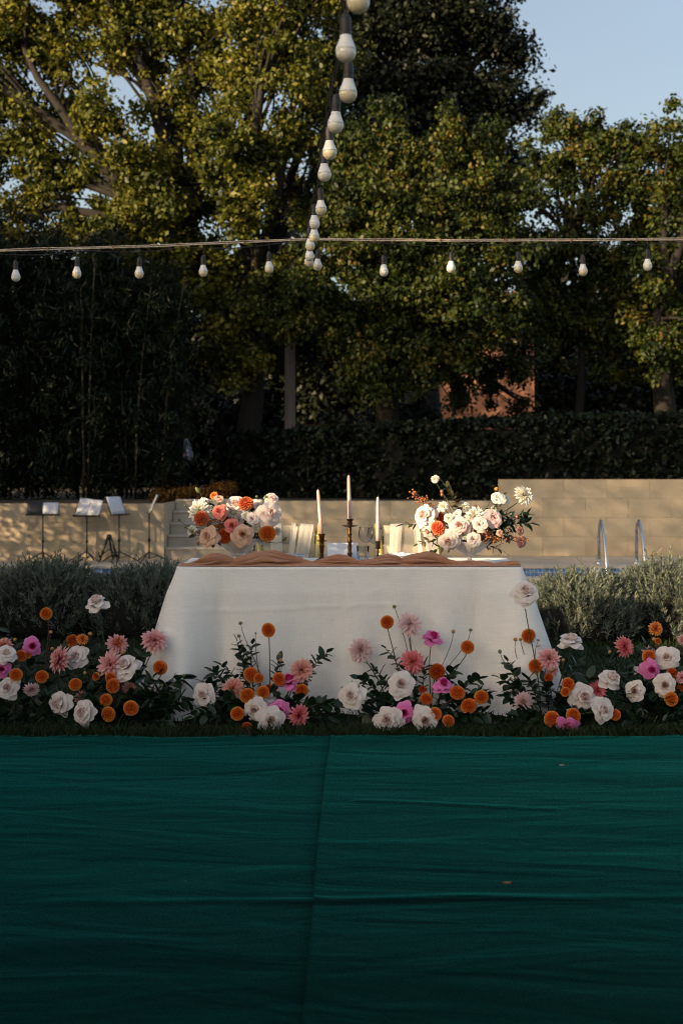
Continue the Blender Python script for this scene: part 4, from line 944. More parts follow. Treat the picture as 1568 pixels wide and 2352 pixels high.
def napkin(q, label, seed, w=0.085, h=0.045):
    P = []
    for i in range(26):
        row = []
        for j in range(30):
            u, v = j/29*2-1, i/25*2-1
            rr = math.sqrt(u*u+v*v)
            z = h*(0.40+0.6*nz(u*1.9+seed, v*2.2, seed)+0.35*nz(u*4.5, v*4.2+seed, 1))*max(0.05, 1-rr*0.55)+0.006
            row.append((q.x+u*w*1.15*(1+0.15*nz(v*3, seed)), q.y+v*w*0.75, q.z+max(0.004 if rr < 1.0 else -0.004+0.012*rr, z)))
        P.append(row)
    o = MB().grid(P).build('napkin', M['napkin']); o.modifiers.new('t', 'SOLIDIFY').thickness = 0.002
    o.modifiers.new('s', 'SUBSURF').levels = 1; tag(o, label, 'napkin')
q = plate(645, 7.98, 'pale blue-white plate before the sunlit draped chair, by the orange dahlias')
napkin(q+Vector((-0.03, -0.01, 0)), 'crumpled white napkin on the plate by the orange dahlias', 3.3)
q = plate(930, 7.99, 'pale blue-white plate before the chair with the half-shaded drape')
napkin(q+Vector((-0.005, -0.01, 0)), 'knotted white napkin on the plate by the cream dahlias', 8.1, 0.10, 0.042)
def fork(x, d, label, rz):
    qq = on_table(x, d); root = empty('fork', (qq[0], qq[1], qq[2]+0.003), rz); tag(root, label, 'fork')
    MB().tube([(0, -0.11, 0.001), (0, -0.04, 0.002), (0, 0.02, 0.006), (0, 0.04, 0.005)], [0.006, 0.004, 0.003, 0.006], 8).build('handle', M['steel'], root)
    for k in range(4): MB().tube([((k-1.5)*0.0055, 0.036, 0.005), ((k-1.5)*0.0062, 0.062, 0.006), ((k-1.5)*0.0062, 0.088, 0.013)], [0.0024, 0.0018, 0.001], 6).build('tine', M['steel'], root)
fork(693, 7.90, 'steel fork beside the plate by the orange dahlias', 0.05); fork(1002, 7.88, 'steel fork beside the plate by the cream dahlias', -0.05)
# the white tent card and the round favour in front of it
q = on_table(788, 7.98); ca = empty('tent_card', q, math.radians(7)); tag(ca, 'plain white folded card standing behind the tallest candlestick', 'card')
cw, ch = 0.175, 0.094
f1 = MB().add([(-cw/2, 0, 0), (cw/2, 0, 0), (cw/2, 0.03, ch), (-cw/2, 0.03, ch)], [(0, 1, 2, 3)]).build('front_leaf', M['paper'], ca, smooth=False); f1.modifiers.new('t', 'SOLIDIFY').thickness = 0.002
f2 = MB().add([(-cw/2, 0.0625, 0), (cw/2+.014, 0.0625, 0), (cw/2, 0.0325, ch), (-cw/2, 0.0325, ch)], [(0, 1, 2, 3)]).build('back_leaf', M['paper'], ca, smooth=False); f2.modifiers.new('t', 'SOLIDIFY').thickness = 0.002
q = on_table(798, 7.925); fv = empty('favour_pouch', q); tag(fv, 'round white sheer pouch between the card and the tallest candlestick', 'pouch')
MB().lathe([(0.0005, 0), (0.036, 0.001), (0.050, 0.016), (0.049, 0.034), (0.036, 0.052), (0.016, 0.063), (0.0005, 0.065)], 24).build('pouch', M['napkin'], fv)
MB().lathe([(0.006, 0.062), (0.004, 0.066), (0.010, 0.074)], 12).build('tie', M['napkin'], fv)

# ================================================================= chairs with chiffon
def chair(x, label, dlabel, d=8.95, flip=1):
    cx = at(x, 0, d).x; root = empty('cane_chair', (cx, d, 0)); tag(root, label, 'chair')
    hz = at(0, 1203, d).z
    for s in (-1, 1):
        pst = MB().tube([(s*0.165, 0.0, 0.0), (s*0.168, 0.0, 0.45), (s*0.176, 0.02, 0.68), (s*0.203, 0.045, hz)], 0.021, 12)
        for z in (0.25, 0.52, 0.72, 0.84):
            k = max(0, (z-0.45)/0.47); pst.lathe([(0.019, -.008), (0.0215, 0), (0.019, .008)], 12, (s*(0.168+0.030*k*k), 0.045*k, z))
        pst.build('back_post', M['bamboo_wood'], root)
        MB().tube([(s*0.185, -0.40, 0), (s*0.180, -0.38, 0.45)], 0.018, 10).build('front_leg', M['bamboo_wood'], root)
        MB().tube([(s*0.172, 0.0, 0.2), (s*0.184, -0.39, 0.2)], 0.011, 8).build('side_stretcher', M['bamboo_wood'], root)
    MB().tube([(-0.18, -0.385, 0.28), (0.18, -0.385, 0.28)], 0.011, 8).build('front_stretcher', M['bamboo_wood'], root)
    st_ = MB().box((0, -0.19, 0.455), (0.40, 0.42, 0.03)); st_.build('seat', M['slat_pale'], root, smooth=False)
    for k, z in enumerate((0.62, 0.685, 0.75, 0.815, 0.88)):
        kk = (z-0.45)/0.47; w2 = 0.155+0.028*kk
        P = [[(w2*(j/8*2-1), 0.045*kk+0.018*(1-(j/4-1)**2)+0.004, z-0.027+0.054*i) for j in range(9)] for i in range(2)]
        o = MB().grid(P).build('back_slat', M['slat_dark'] if k % 2 else M['slat_pale'], root); o.modifiers.new('t', 'SOLIDIFY').thickness = 0.012  # alternating pale and dark slats put sun reflections into the colour
    # chiffon thrown over the top of the back, hanging in panels on the table side
    dr = empty('chiffon_drape', (cx, d, hz)); tag(dr, dlabel, 'drape')
    for pi, (ua, ub, la, lb_, off, sh, mt) in enumerate(((-0.160, 0.165, 0.38, 0.40, 0.006, 0.0, 'chiffon_thin'), (-0.120, -0.045, 0.46, 0.44, 0.016, 0.035*flip, 'chiffon'), (0.075, 0.160, 0.44, 0.47, 0.018, -0.085*flip, 'chiffon'), (0.020, 0.060, 0.44, 0.42, 0.024, -0.06*flip, 'chiffon'))):
        P = []
        for i in range(22):
            t = i/21; row = []
            for j in range(19):
                u = j/18; xx = ua+(ub-ua)*u; ln = la+(lb_-la)*u
                arc = t*(ln+0.10)-0.10           # starts behind the top rail
                conv = 1-0.22*max(0, t-0.2)
                mid = (ua+ub)/2; fx = mid+(xx-mid)*(conv if pi else 1.0)+sh*max(0, t-0.2)
                wave = 0.007*math.sin(u*3.4+pi*2+t*1.5)*min(1, 0.3+t)+0.001*math.sin(u*13+pi+t)
                if arc < 0: row.append((fx, 0.045+0.012-arc*0.02+0.018, -0.005+arc))
                else:
                    top_ = min(1, arc/0.03); row.append((fx, 0.045+0.02-0.045*top_-off-0.085*arc+wave*top_, 0.004-0.012*top_*0-arc*0.97))
            P.append(row)
        MB().grid(P).build('panel', M[mt], dr)
    return root
chair(662, 'varnished cane chair with pale drape, behind the plate by the orange dahlias', 'cream chiffon drape over the chair behind the leaning candle')
chair(940, 'varnished cane chair with sheer drape, behind the wine glasses', 'sheer grey and cream chiffon drape over the chair behind the wine glasses', flip=-1)

# ================================================================= bulbs and cables
def bulb(x, y, d, cream, label, cable_z, group):
    q = at(x, y, d); root = empty('hanging_bulb', (q.x, q.y, q.z)); tag(root, label, 'bulb', group)
    tilt = random.uniform(-0.05, 0.05); R = Matrix.Rotation(tilt, 4, 'Y') @ Matrix.Rotation(random.uniform(-.05, .05), 4, 'X')
    k = bulb_me
    g_ = obj('globe', k['gc'] if cream else k['gw'], root, mat4=R); obj('collar', k['co'], root, mat4=R); obj('socket', k['so'], root, mat4=R)
    t_ = R @ Vector((0, 0, 0.118))
    MB().tube([t_, t_+Vector((0.004, 0, 0.02)), ((at(x, y, d).x-q.x)-0.004, 0, max(0.14, cable_z-q.z))], 0.0022, 6).build('cord', M['cable_black'], root)
    return Vector((q.x, q.y, q.z+max(0.14, cable_z-q.z)))
gl = [(0.0005, -0.030)]+[(0.030*math.sin(a), -0.030*math.cos(a)) for a in np.linspace(0.2, PI*0.55, 12)]
gl += [(0.0296, 0.0055)]
bulb_me = {'gc': MB().lathe(gl, 28).mesh('globe', M['globe_cream']), 'gw': MB().lathe(gl, 28).mesh('globe', M['globe_white']),
           'co': MB().lathe([(0.0292, 0.0055), (0.0305, 0.006), (0.0295, 0.011), (0.0255, 0.022), (0.0215, 0.032), (0.0180, 0.042), (0.0168, 0.050)], 28).mesh('collar', M['bulb_white']),
           'so': MB().lathe([(0.0155, 0.046), (0.0172, 0.050), (0.0172, 0.058), (0.0158, 0.060), (0.0168, 0.066), (0.0165, 0.090), (0.0145, 0.104), (0.009, 0.113), (0.004, 0.118), (0.0005, 0.119)], 22).mesh('socket', M['socket'])}
ordn = ['first', 'second', 'third', 'fourth', 'fifth', 'sixth', 'seventh', 'eighth', 'ninth', 'tenth', 'eleventh', 'twelfth', 'thirteenth']
cab = []
lng = [(822, 5, 3.75, 1), (794, 120, 4.20, 0), (799, 216, 4.78, 1), (770, 288, 5.30, 0), (757, 351, 5.92, 1), (745, 402, 6.35, 0), (737, 482, 7.45, 1), (722, 515, 8.05, 0), (721, 545, 8.35, 1), (712, 566, 8.85, 1), (711, 590, 9.25, 0), (709, 603, 9.38, 1)][::-1]
for i, (x, y, d, c) in enumerate(lng):
    q = at(x, y, d); lab = '%s bulb on the lengthwise cable %s the cable crossing, %s globe' % ('' if False else ordn[i], 'from', 'cream' if c else 'white')
    cab.append((d, q.x))
    cz = 2.80-0.14*max(0, (9.4-d)/5.65)**1.3
    bulb(x, y, d, c, lab, cz, 'bulbs on the lengthwise cable')
crs = [(37, 637, 0), (177, 630, 1), (320, 630, 1), (467, 626, 1), (618, 618, 1), (729, 612, 1), (881, 625, 0), (1035, 617, 0), (1189, 617, 1), (1338, 624, 1), (1486, 612, 0)]
CD = 9.5
def cross_y(x): 
    ks = [(-700, 596), (0, 577), (370, 566), (700, 551), (1000, 554), (1300, 553), (1568, 551), (2300, 548)]
    for (a, ya), (c, yc) in zip(ks[:-1], ks[1:]):
        if a <= x <= c: return ya+(yc-ya)*(x-a)/(c-a)
for i, (x, y, c) in enumerate(crs):
    side = 'music stand side' if x < 700 else 'pool ladder side'
    k = 5-1-i if x < 700 else i-5
    bulb(x, y, CD, c, '%s bulb on the crosswise cable from the crossing, %s, %s globe' % (ordn[k], side, 'cream' if c else 'white'), at(x, cross_y(x), CD).z, 'bulbs on the crosswise cable')
pa = [at(x, cross_y(x), CD) for x in np.arange(-700, 2301, 30)]
t = empty('crosswise_cable', tuple(pa[0])); tag(t, 'pale twin cable stretched crosswise above the table', 'cable')
o_ = pa[0]
MB().tube([q-o_+Vector((0, 0, 0.003*nz(i*0.3))) for i, q in enumerate(pa)], 0.0045, 7).build('pale_wire', M['cable_pale'], t)
MB().tube([q-o_+Vector((0, 0.01, 0.012+0.006*nz(i*0.21, 4))) for i, q in enumerate(pa)], 0.0035, 7).build('pale_wire', M['cable_pale'], t)
MB().tube([q-o_+Vector((0, -0.01, -0.014-0.020*abs(math.sin(i*0.42)))) for i, q in enumerate(pa)], 0.0028, 6).build('dark_wire', M['cable_black'], t)
for i in range(2, len(pa)-2, 5): MB().box(tuple(pa[i]-o_+Vector((0, 0, 0.003))), (0.008, 0.022, 0.028)).build('cable_tie', M['hip'], t, smooth=False)
for x in (365, 672): MB().box(tuple(at(x, cross_y(x), CD)-o_+Vector((0, 0, 0.016))), (0.022, 0.012, 0.012), Matrix.Rotation(0.5, 3, 'Y')).build('tape_scrap', M['paper'], t, smooth=False)
pb = []
cab = sorted(cab)
for d in np.arange(-2.5, 9.55, 0.25):
    x = np.interp(d, [c[0] for c in cab], [c[1] for c in cab]) if d > 3.7 else 0.03
    pb.append(Vector((x-0.012*min(1, max(0, d-3)), d, 2.80-0.14*max(0, (9.4-d)/5.65)**1.3+(0.10*max(0, 3-d)/3))))
t2 = empty('lengthwise_cable', tuple(pb[0])); tag(t2, 'black twisted bulb cable running lengthwise overhead to the crosswise cable', 'cable'); o_ = pb[0]
for ph in (0, PI): MB().tube([q-o_+Vector((0.008*math.cos(i*1.9+ph), 0, 0.008*math.sin(i*1.9+ph))) for i, q in enumerate(pb)], 0.0035, 6).build('wire', M['cable_black'], t2)
for (px, py, h, lb) in ((pa[0].x, CD, pa[0].z, 'steel pole carrying the crosswise cable on the hedge side'), (pa[-1].x, CD, pa[-1].z, 'steel pole carrying the crosswise cable at its far end'), (pb[0].x, pb[0].y, pb[0].z, 'steel pole carrying the lengthwise cable')):
    r_ = empty('cable_pole', (px, py, 0)); tag(r_, lb, 'pole')
    MB().tube([(0, 0, 0), (0, 0, h+0.06)], 0.03, 12).build('shaft', M['steel'], r_); MB().box((0, 0, 0.01), (0.3, 0.3, 0.02)).build('base_plate', M['steel'], r_, smooth=False)
# ================================================================= flowers
PM = {
 'orange': petal_mat('petal_orange', (0.52, 0.075, 0.006), (0.76, 0.18, 0.022), (0.90, 0.42, 0.12)),
 'rust': petal_mat('petal_rust', (0.40, 0.045, 0.006), (0.58, 0.10, 0.012), (0.74, 0.23, 0.05)),
 'salmon': petal_mat('petal_salmon', (0.55, 0.085, 0.03), (0.75, 0.19, 0.07), (0.86, 0.40, 0.20)),
 'pink': petal_mat('petal_pink', (0.56, 0.15, 0.14), (0.80, 0.32, 0.32), (0.88, 0.55, 0.54)),
 'peach': petal_mat('petal_peach', (0.55, 0.11, 0.07), (0.74, 0.30, 0.22), (0.85, 0.50, 0.42)),
 'coral': petal_mat('petal_coral', (0.56, 0.06, 0.08), (0.80, 0.17, 0.18), (0.88, 0.36, 0.35)),
 'palepink': petal_mat('petal_pale_pink', (0.62, 0.36, 0.30), (0.78, 0.52, 0.50), (0.86, 0.66, 0.66)),
 'blush': petal_mat('petal_blush', (0.80, 0.56, 0.52), (0.82, 0.68, 0.63), (0.84, 0.76, 0.71)),
 'heart': petal_mat('petal_heart', (0.84, 0.58, 0.53), (0.86, 0.66, 0.60), (0.87, 0.73, 0.68), 0.4),
 'magenta': petal_mat('petal_magenta', (0.55, 0.008, 0.12), (0.72, 0.05, 0.30), (0.84, 0.26, 0.55)),
 'magenta_heart': petal_mat('petal_magenta_heart', (0.40, 0.002, 0.05), (0.55, 0.01, 0.12), (0.65, 0.04, 0.24)),
 'apricot': petal_mat('petal_apricot', (0.74, 0.30, 0.13), (0.82, 0.46, 0.27), (0.86, 0.60, 0.44)),
 'rosecoral': petal_mat('petal_rose_coral', (0.68, 0.06, 0.05), (0.76, 0.14, 0.12), (0.82, 0.27, 0.22)),
 'white': petal_mat('petal_white', (0.72, 0.66, 0.34), (0.82, 0.79, 0.66), (0.86, 0.85, 0.80)),
 'dusty': petal_mat('petal_dusty', (0.45, 0.13, 0.11), (0.58, 0.24, 0.20), (0.66, 0.36, 0.30)),
 'pinklit': petal_mat('petal_soft_pink', (0.76, 0.34, 0.33), (0.82, 0.50, 0.48), (0.84, 0.62, 0.60)),
}
# ---- rose petals: pieces of an opening bowl
def rose_petal(rb, rt, hb, ht, half, reflex, point, seed, curl=0.1):
    nu, nv = 8, 7; P, G = [], []
    for i in range(nv):
        v = i/(nv-1); row, gr_ = [], []
        for j in range(nu):
            u = j/(nu-1)*2-1
            wv = math.sin(PI*(0.14+0.60*v))**0.8*(1 if v < 0.8 else 1-1.1*(v-0.8))
            vv = v*(1-0.10*u*u)
            r = rb+(rt-rb)*vv**1.3; h = hb+(ht-hb)*math.sin(vv*PI/2)
            k = max(0, vv-0.6)/0.4
            r += reflex*k*k*(1+0.4*abs(u)); h -= reflex*0.75*k*k
            r += curl*u*u*v*0.5; r += point*max(0, 1-abs(u)*1.6)*k*0.7
            r += 0.035*math.sin(u*4.5+seed*1.7)*v; h += 0.045*math.sin(u*3.7+seed*2)*v
            a = u*half*wv
            row.append((r*math.cos(a), r*math.sin(a), h)); gr_.append(0.15+0.85*v)
        P.append(row); G.append(gr_)
    return MB().grid(P, G=G)
def rose_heart(r0=0.05, r1=0.40, h=0.62, turns=3.2):
    b_ = MB(); n_ = 46; P = []; G = []
    for i in range(5):
        v = i/4; row = []; g_ = []
        for j in range(n_):
            t = j/(n_-1); a = t*turns*2*PI; r = r0+(r1-r0)*t**0.9
            lob = 0.05*math.sin(a*1.5)
            rr = r*(0.55+0.60*math.sin(v*PI*0.62)); row.append((rr*math.cos(a), rr*math.sin(a), 0.05+(h-0.10*t+lob)*v)); g_.append(0.25+0.7*v)
        P.append(row); G.append(g_)
    return b_.grid(P, G=G)
ROSE = {
 'open':  [(3, (0.14, 0.36, 0.0, 0.78, 1.35, 0.06, 0.0)), (4, (0.16, 0.50, -0.03, 0.72, 1.15, 0.14, 0.03)), (5, (0.18, 0.70, -0.08, 0.56, 1.0, 0.22, 0.08)), (5, (0.18, 0.84, -0.12, 0.34, 0.92, 0.24, 0.16)), (3, (0.16, 0.90, -0.16, 0.06, 0.80, 0.20, 0.24))],
 'tight': [(3, (0.14, 0.36, 0.0, 1.00, 1.35, 0.04, 0.0)), (3, (0.18, 0.46, -0.03, 0.95, 1.25, 0.10, 0.03)), (4, (0.18, 0.58, -0.06, 0.76, 1.1, 0.26, 0.10)), (4, (0.18, 0.76, -0.10, 0.34, 0.95, 0.30, 0.22)), (3, (0.16, 0.82, -0.14, 0.0, 0.9, 0.24, 0.26))],
 'cup':   [(4, (0.10, 0.30, 0.0, 0.50, 1.2, 0.14, 0.0)), (5, (0.14, 0.56, -0.03, 0.56, 1.05, 0.22, 0.05)), (6, (0.14, 0.82, -0.06, 0.42, 0.95, 0.24, 0.06))]}
_pc = {}
def rose_parts(kind, mat, heart):
    k = (kind, mat)
    if k not in _pc:
        out_ = []
        for li, (cnt, a) in enumerate(ROSE[kind]):
            vs_ = [rose_petal(*a, seed=li*3+s*1.3, curl=0.16 if li > 1 else 0.03).mesh('petal', PM[heart] if li < 1 else PM[mat]) for s in range(3)]
            for q in range(cnt): out_.append((vs_[q % 3], q*2*PI/cnt+li*0.7+0.2*math.sin(q*5+li)))
        _pc[k] = (out_, rose_heart(h={'open': 0.84, 'tight': 1.06, 'cup': 0.46}[kind], r1=0.36, turns=3.4 if kind != 'cup' else 2).mesh('heart', PM[heart]))
    return _pc[k]
# ---- dahlia petals in whorls
def lance(R, el, L_, wd, cup, seed, g0=0.0, rb=0.10, back=0.0):
    """a pointed cupped petal leaving the middle at elevation el"""
    P, G = [], []; nv = 6
    for i in range(nv):
        v = i/(nv-1); w_ = wd*math.sin(PI*min(1, (0.10+0.80*v)))**0.75*(1-0.15*v) if v < 1 else wd*0.06; row = []; g_ = []
        el2 = el-back*v*v
        for u in (-1, 0, 1):
            l = rb+L_*v; y = u*w_; zc = cup*w_*abs(u)*1.2-0.0
            x = l*math.cos(el)*1.0-zc*math.sin(el2); z = l*math.sin(el)-back*L_*v*v*0.5+zc*math.cos(el2)+0.01*math.sin(seed*3+v*3)
            row.append((x, y, z)); g_.append(max(0.02, g0+(1-g0)*v))
        P.append([Vector(q) for q in row]); G.append(g_)
    return P, G
def whorl(specs, seed):
    b_ = MB(); rg = random.Random(seed)
    for (cnt, el, L_, wd, cup, g0, back) in specs:
        for k in range(cnt):
            a = 2*PI*(k+rg.uniform(-.18, .18))/cnt+el*5
            P, G = lance(1, el+rg.uniform(-.09, .09), L_*rg.uniform(.88, 1.06), wd*rg.uniform(.85, 1.1), cup, rg.random()*6, g0, 0.06, back)
            Rz = Matrix.Rotation(a, 3, 'Z') @ Matrix.Rotation(rg.uniform(-.25, .25), 3, 'X')
            b_.grid([[Rz @ q for q in r] for r in P], G=G)
    return b_
DAH = {
 'plate': [('outer_petals', [(15, -0.20, 0.92, 0.155, 0.30, 0.0, 0.15), (15, 0.08, 0.92, 0.155, 0.35, 0.0, 0.05)]), ('middle_petals', [(14, 0.36, 0.84, 0.145, 0.4, 0.0, 0.0), (12, 0.62, 0.72, 0.13, 0.5, 0.0, -0.05)]), ('inner_petals', [(10, 0.90, 0.58, 0.10, 0.6, 0.0, -.1), (8, 1.15, 0.46, 0.075, 0.7, -0.0, -.1), (5, 1.40, 0.38, 0.05, 0.7, 0.0, 0)])],
 'button': [('outer_petals', [(16, -0.30, 0.88, 0.17, 0.5, 0.1, 0.1), (16, 0.05, 0.88, 0.17, 0.55, 0.1, 0.0)]), ('middle_petals', [(14, 0.36, 0.82, 0.155, 0.6, 0.05, 0), (12, 0.68, 0.72, 0.13, 0.65, 0.0, 0)]), ('inner_petals', [(9, 1.0, 0.56, 0.09, 0.7, 0.0, 0), (6, 1.28, 0.46, 0.06, 0.7, 0.0, 0)])]}
def pompon(seed, n_=96):
    """cupped petals set over a ball in a spiral"""
    o_, c_ = MB(), MB(); rg = random.Random(seed)
    for k in range(n_):
        t = (k+0.3)/n_; z = 1-1.66*t; th = k*2.39996; s_ = math.sqrt(max(0, 1-z*z)); d_ = Vector((s_*math.cos(th), s_*math.sin(th), z))
        size = 0.085+0.14*min(1, t*2.4); ax = Vector((0, 0, 1))
        e1 = (ax.cross(d_)); e1 = e1.normalized() if e1.length > 1e-3 else Vector((1, 0, 0)); up = d_.cross(e1)     # towards the middle of the face
        P, G = [], []
        for i in range(4):
            v = i/3; row = []; g_ = []
            wv = size*(0.50, 0.90, 1.0, 0.62)[i]
            for u in (-1, 0, 1):
                q = d_*(0.52+0.44*v+0.05*abs(u)*(1-v)+rg.uniform(-.014, .014))+e1*(u*wv)-up*(size*(0.20+0.30*v*v))+up*(abs(u)*size*0.75)
                row.append(q); g_.append(max(0.02, (0.0+1.0*v**1.3)*(0.42+0.58*min(1, t*2.2))))
            P.append(row); G.append(g_)
        (c_ if t < 0.10 else o_).grid(P, G=G)
    b0 = len(c_.v); c_.ball((0, 0, 0), 0.60, 12, 8); c_.g[b0:] = [0.03]*(len(c_.v)-b0)
    return o_, c_
POM = [pompon(1), pompon(2, 84), pompon(3, 108), pompon(4, 92)]
_mc = {}
def cached(key, fn):
    if key not in _mc: _mc[key] = fn()
    return _mc[key]
def sepal_mesh():
    b_ = MB()
    for k in range(6):
        Rz = Matrix.Rotation(k*PI/3, 3, 'Z'); P, G = lance(1, -0.55, 0.34, 0.10, 0.3, k)
        b_.grid([[Rz @ q for q in r] for r in P])
    b_.lathe([(0.02, -0.22), (0.12, -0.16), (0.2, -0.02), (0.05, 0.05)], 10)
    return b_.mesh('sepals', M['sepal'])
SEPAL = sepal_mesh()

def stem_path(base, head, face, sag=0.0):
    base, head = Vector(base), Vector(head); f = Vector(face); L_ = (head-base).length
    c1 = base+Vector((0, 0, L_*0.45)); c2 = head-f*min(0.10, L_*0.4)-Vector((0, 0, L_*0.08))
    P = []
    for i in range(9):
        t = i/8; P.append(((1-t)**3)*base+3*t*(1-t)**2*c1+3*t*t*(1-t)*c2+t**3*head)
    return P
def head_matrix(base, head, face, r, spin):
    q = Vector(face).normalized().to_track_quat('Z', 'Y').to_matrix().to_4x4()
    return Matrix.Translation(Vector(head)-Vector(base)) @ q @ Matrix.Rotation(spin, 4, 'Z') @ Matrix.Diagonal((r*random.uniform(.92, 1.08), r*random.uniform(.92, 1.08), r*random.uniform(.88, 1.1), 1))

KIND_NAME = {'P': 'pompon_dahlia', 'D': 'dahlia', 'B': 'small_dahlia', 'R': 'rose', 'T': 'rose', 'L': 'lisianthus'}
def flower(kind, col, head, r, face, base, stem='stem_green', heart=None, spin=None):
    root = empty(KIND_NAME[kind], tuple(base)); spin = random.uniform(0, 6.28) if spin is None else spin
    Mh = head_matrix(base, head, face, r, spin); fv_ = Vector(face).normalized()
    neck = Vector(head)-fv_*r*(0.15 if kind != 'P' else 0.6)
    pth = stem_path(base, neck, fv_); pth = [q-Vector(base) for q in pth]
    MB().tube(pth, [0.0032-0.0010*i/8 for i in range(9)], 6).build('stem', M[stem], root)
    if kind in 'RTL':
        parts, hme = rose_parts({'R': 'open', 'T': 'tight', 'L': 'cup'}[kind], col, heart or ('heart' if col in ('blush',) else col))
        for (me, a) in parts: obj('petal', me, root, mat4=Mh @ Matrix.Rotation(a, 4, 'Z') @ Matrix.Rotation(random.uniform(-.13, .13), 4, 'Y') @ Matrix.Diagonal((*([random.uniform(.88, 1.08)]*3), 1)))
        obj('heart', hme, root, mat4=Mh)
        obj('sepals', SEPAL, root, mat4=Mh @ Matrix.Translation((0, 0, -0.06)))
    elif kind == 'P':
        v = random.randint(0, 3)
        a = cached(('P', col, v, 0), lambda: POM[v][0].mesh('petals', PM[col])); c = cached(('P', col, v, 1), lambda: POM[v][1].mesh('centre', PM[col]))
        obj('petals', a, root, mat4=Mh); obj('centre', c, root, mat4=Mh); obj('sepals', SEPAL, root, mat4=Mh @ Matrix.Translation((0, 0, -0.55)))
    else:
        v = random.randint(0, 3); key = 'plate' if kind == 'D' else 'button'
        for (nm, sp_) in DAH[key]:
            me = cached((kind, col, v, nm), lambda: whorl(sp_, v*10+len(nm)).mesh(nm, PM[col])); obj(nm, me, root, mat4=Mh)
        obj('sepals', SEPAL, root, mat4=Mh @ Matrix.Translation((0, 0, -0.03)))
    return root
def bud(head, r, base, face, mat='bud_green', stem='stem_wine', long_=1.0):
    root = empty('flower_bud', tuple(base)); Mh = head_matrix(base, head, face, r, random.random()*6)
    MB().tube([q-Vector(base) for q in stem_path(base, head, face)], [0.0022-0.0007*i/8 for i in range(9)], 6).build('stem', M[stem], root)
    me = cached(('bud', mat, long_), lambda: MB().lathe([(0.0005, -.55*long_), (0.62, -.45*long_), (0.98, -.05*long_), (0.90, 0.35*long_), (0.5, 0.80*long_), (0.0005, 1.0*long_)], 12).mesh('bud', M[mat]))
    obj('bud', me, root, mat4=Mh); obj('sepals', SEPAL, root, mat4=Mh @ Matrix.Diagonal((3.2, 3.2, 2.2, 1)))
    return root

# ---- leafy sprays
def leaf_mesh(mat, wd=0.30):
    P = []
    for i in range(7):
        v = i/6; w_ = wd*math.sin(PI*v**0.85)**0.8 if 0 < v < 1 else 0.006
        P.append([(u*w_, v, 0.10*abs(u)*w_*4*0.6-0.22*v*v+0.03*math.sin(v*9)*abs(u)) for u in (-1, -0.5, 0, 0.5, 1)])
    return MB().grid(P).mesh('leaf', M[mat])
LEAF = {'leaf': [leaf_mesh('leaf', 0.34), leaf_mesh('leaf', 0.29)], 'leaf_olive': [leaf_mesh('leaf_olive', 0.22), leaf_mesh('leaf_olive', 0.27)]}
def spray(base, tip, n_leaf, size, label, group, mat='leaf', start=0.25, stem='stem_green', arch=0.25):
    base, tip = Vector(base), Vector(tip); root = empty('leafy_stem', tuple(base)); tag(root, label, 'foliage', group)
    L_ = (tip-base).length; side = Vector((random.uniform(-1, 1), random.uniform(-1, 0.4), 0))*L_*0.08
    P = [base.lerp(tip, i/8)+(Vector((0, 0, 1))*L_*arch*0.5+side)*math.sin(PI*i/8) for i in range(9)]
    MB().tube([q-base for q in P], [0.0035-0.002*i/8 for i in range(9)], 6).build('stem', M[stem], root)
    for k in range(n_leaf):
        t = start+(1-start)*(k+0.5)/n_leaf if k < n_leaf-1 else 1.0
        i = min(7, int(t*8)); f = t*8-i; p_ = P[i].lerp(P[i+1], f)-base; tg = (P[i+1]-P[i]).normalized()
        a = k*2.4+random.uniform(-.4, .4); ref = tg.cross(Vector((0.2, 1, 0.3))).normalized(); rad = Matrix.Rotation(a, 3, tg) @ ref
        dv = (tg*0.55+rad*0.9+Vector((0, -0.15, 0.12))).normalized() if k < n_leaf-1 else tg
        q = dv.to_track_quat('Y', 'Z').to_matrix().to_4x4() @ Matrix.Rotation(random.uniform(-.7, .7), 4, 'Y'); s = size*random.uniform(0.7, 1.2)
        obj('leaf', random.choice(LEAF[mat]), root, mat4=Matrix.Translation(p_) @ q @ Matrix.Diagonal((s, s, s, 1)))
    return root
def berry_sprig(base, tip, n_, r, label, mat='berry', spread=0.02, group=None):
    base, tip = Vector(base), Vector(tip); root = empty('berry_sprig', tuple(base)); tag(root, label, 'berries', group)
    P = [base.lerp(tip, i/6)+Vector((random.uniform(-.004, .004), random.uniform(-.004, .004), 0.02*math.sin(PI*i/6))) for i in range(7)]
    MB().tube([q-base for q in P], [0.0022-0.001*i/6 for i in range(7)], 5).build('stem', M['stem_wine'], root)
    me = cached(('berry', mat), lambda: MB().ball((0, 0, 0), 1.0, 8, 6, 1.1).mesh('berry', M[mat])); tw_ = MB()
    for k in range(n_):
        t = 0.35+0.65*random.random(); i = min(5, int(t*6)); p_ = P[i].lerp(P[i+1], t*6-i)-base
        q = p_+Vector((random.gauss(0, 1), random.gauss(0, 1), random.gauss(0, 1)))*spread
        tw_.tube([p_, q], 0.0008, 4); s = r*random.uniform(.75, 1.2); obj('berry', me, root, mat4=Matrix.Translation(q) @ Matrix.Diagonal((s, s, s, 1)))
    tag(tw_.build('twigs', M['stem_wine'], root), kind='stuff'); return root

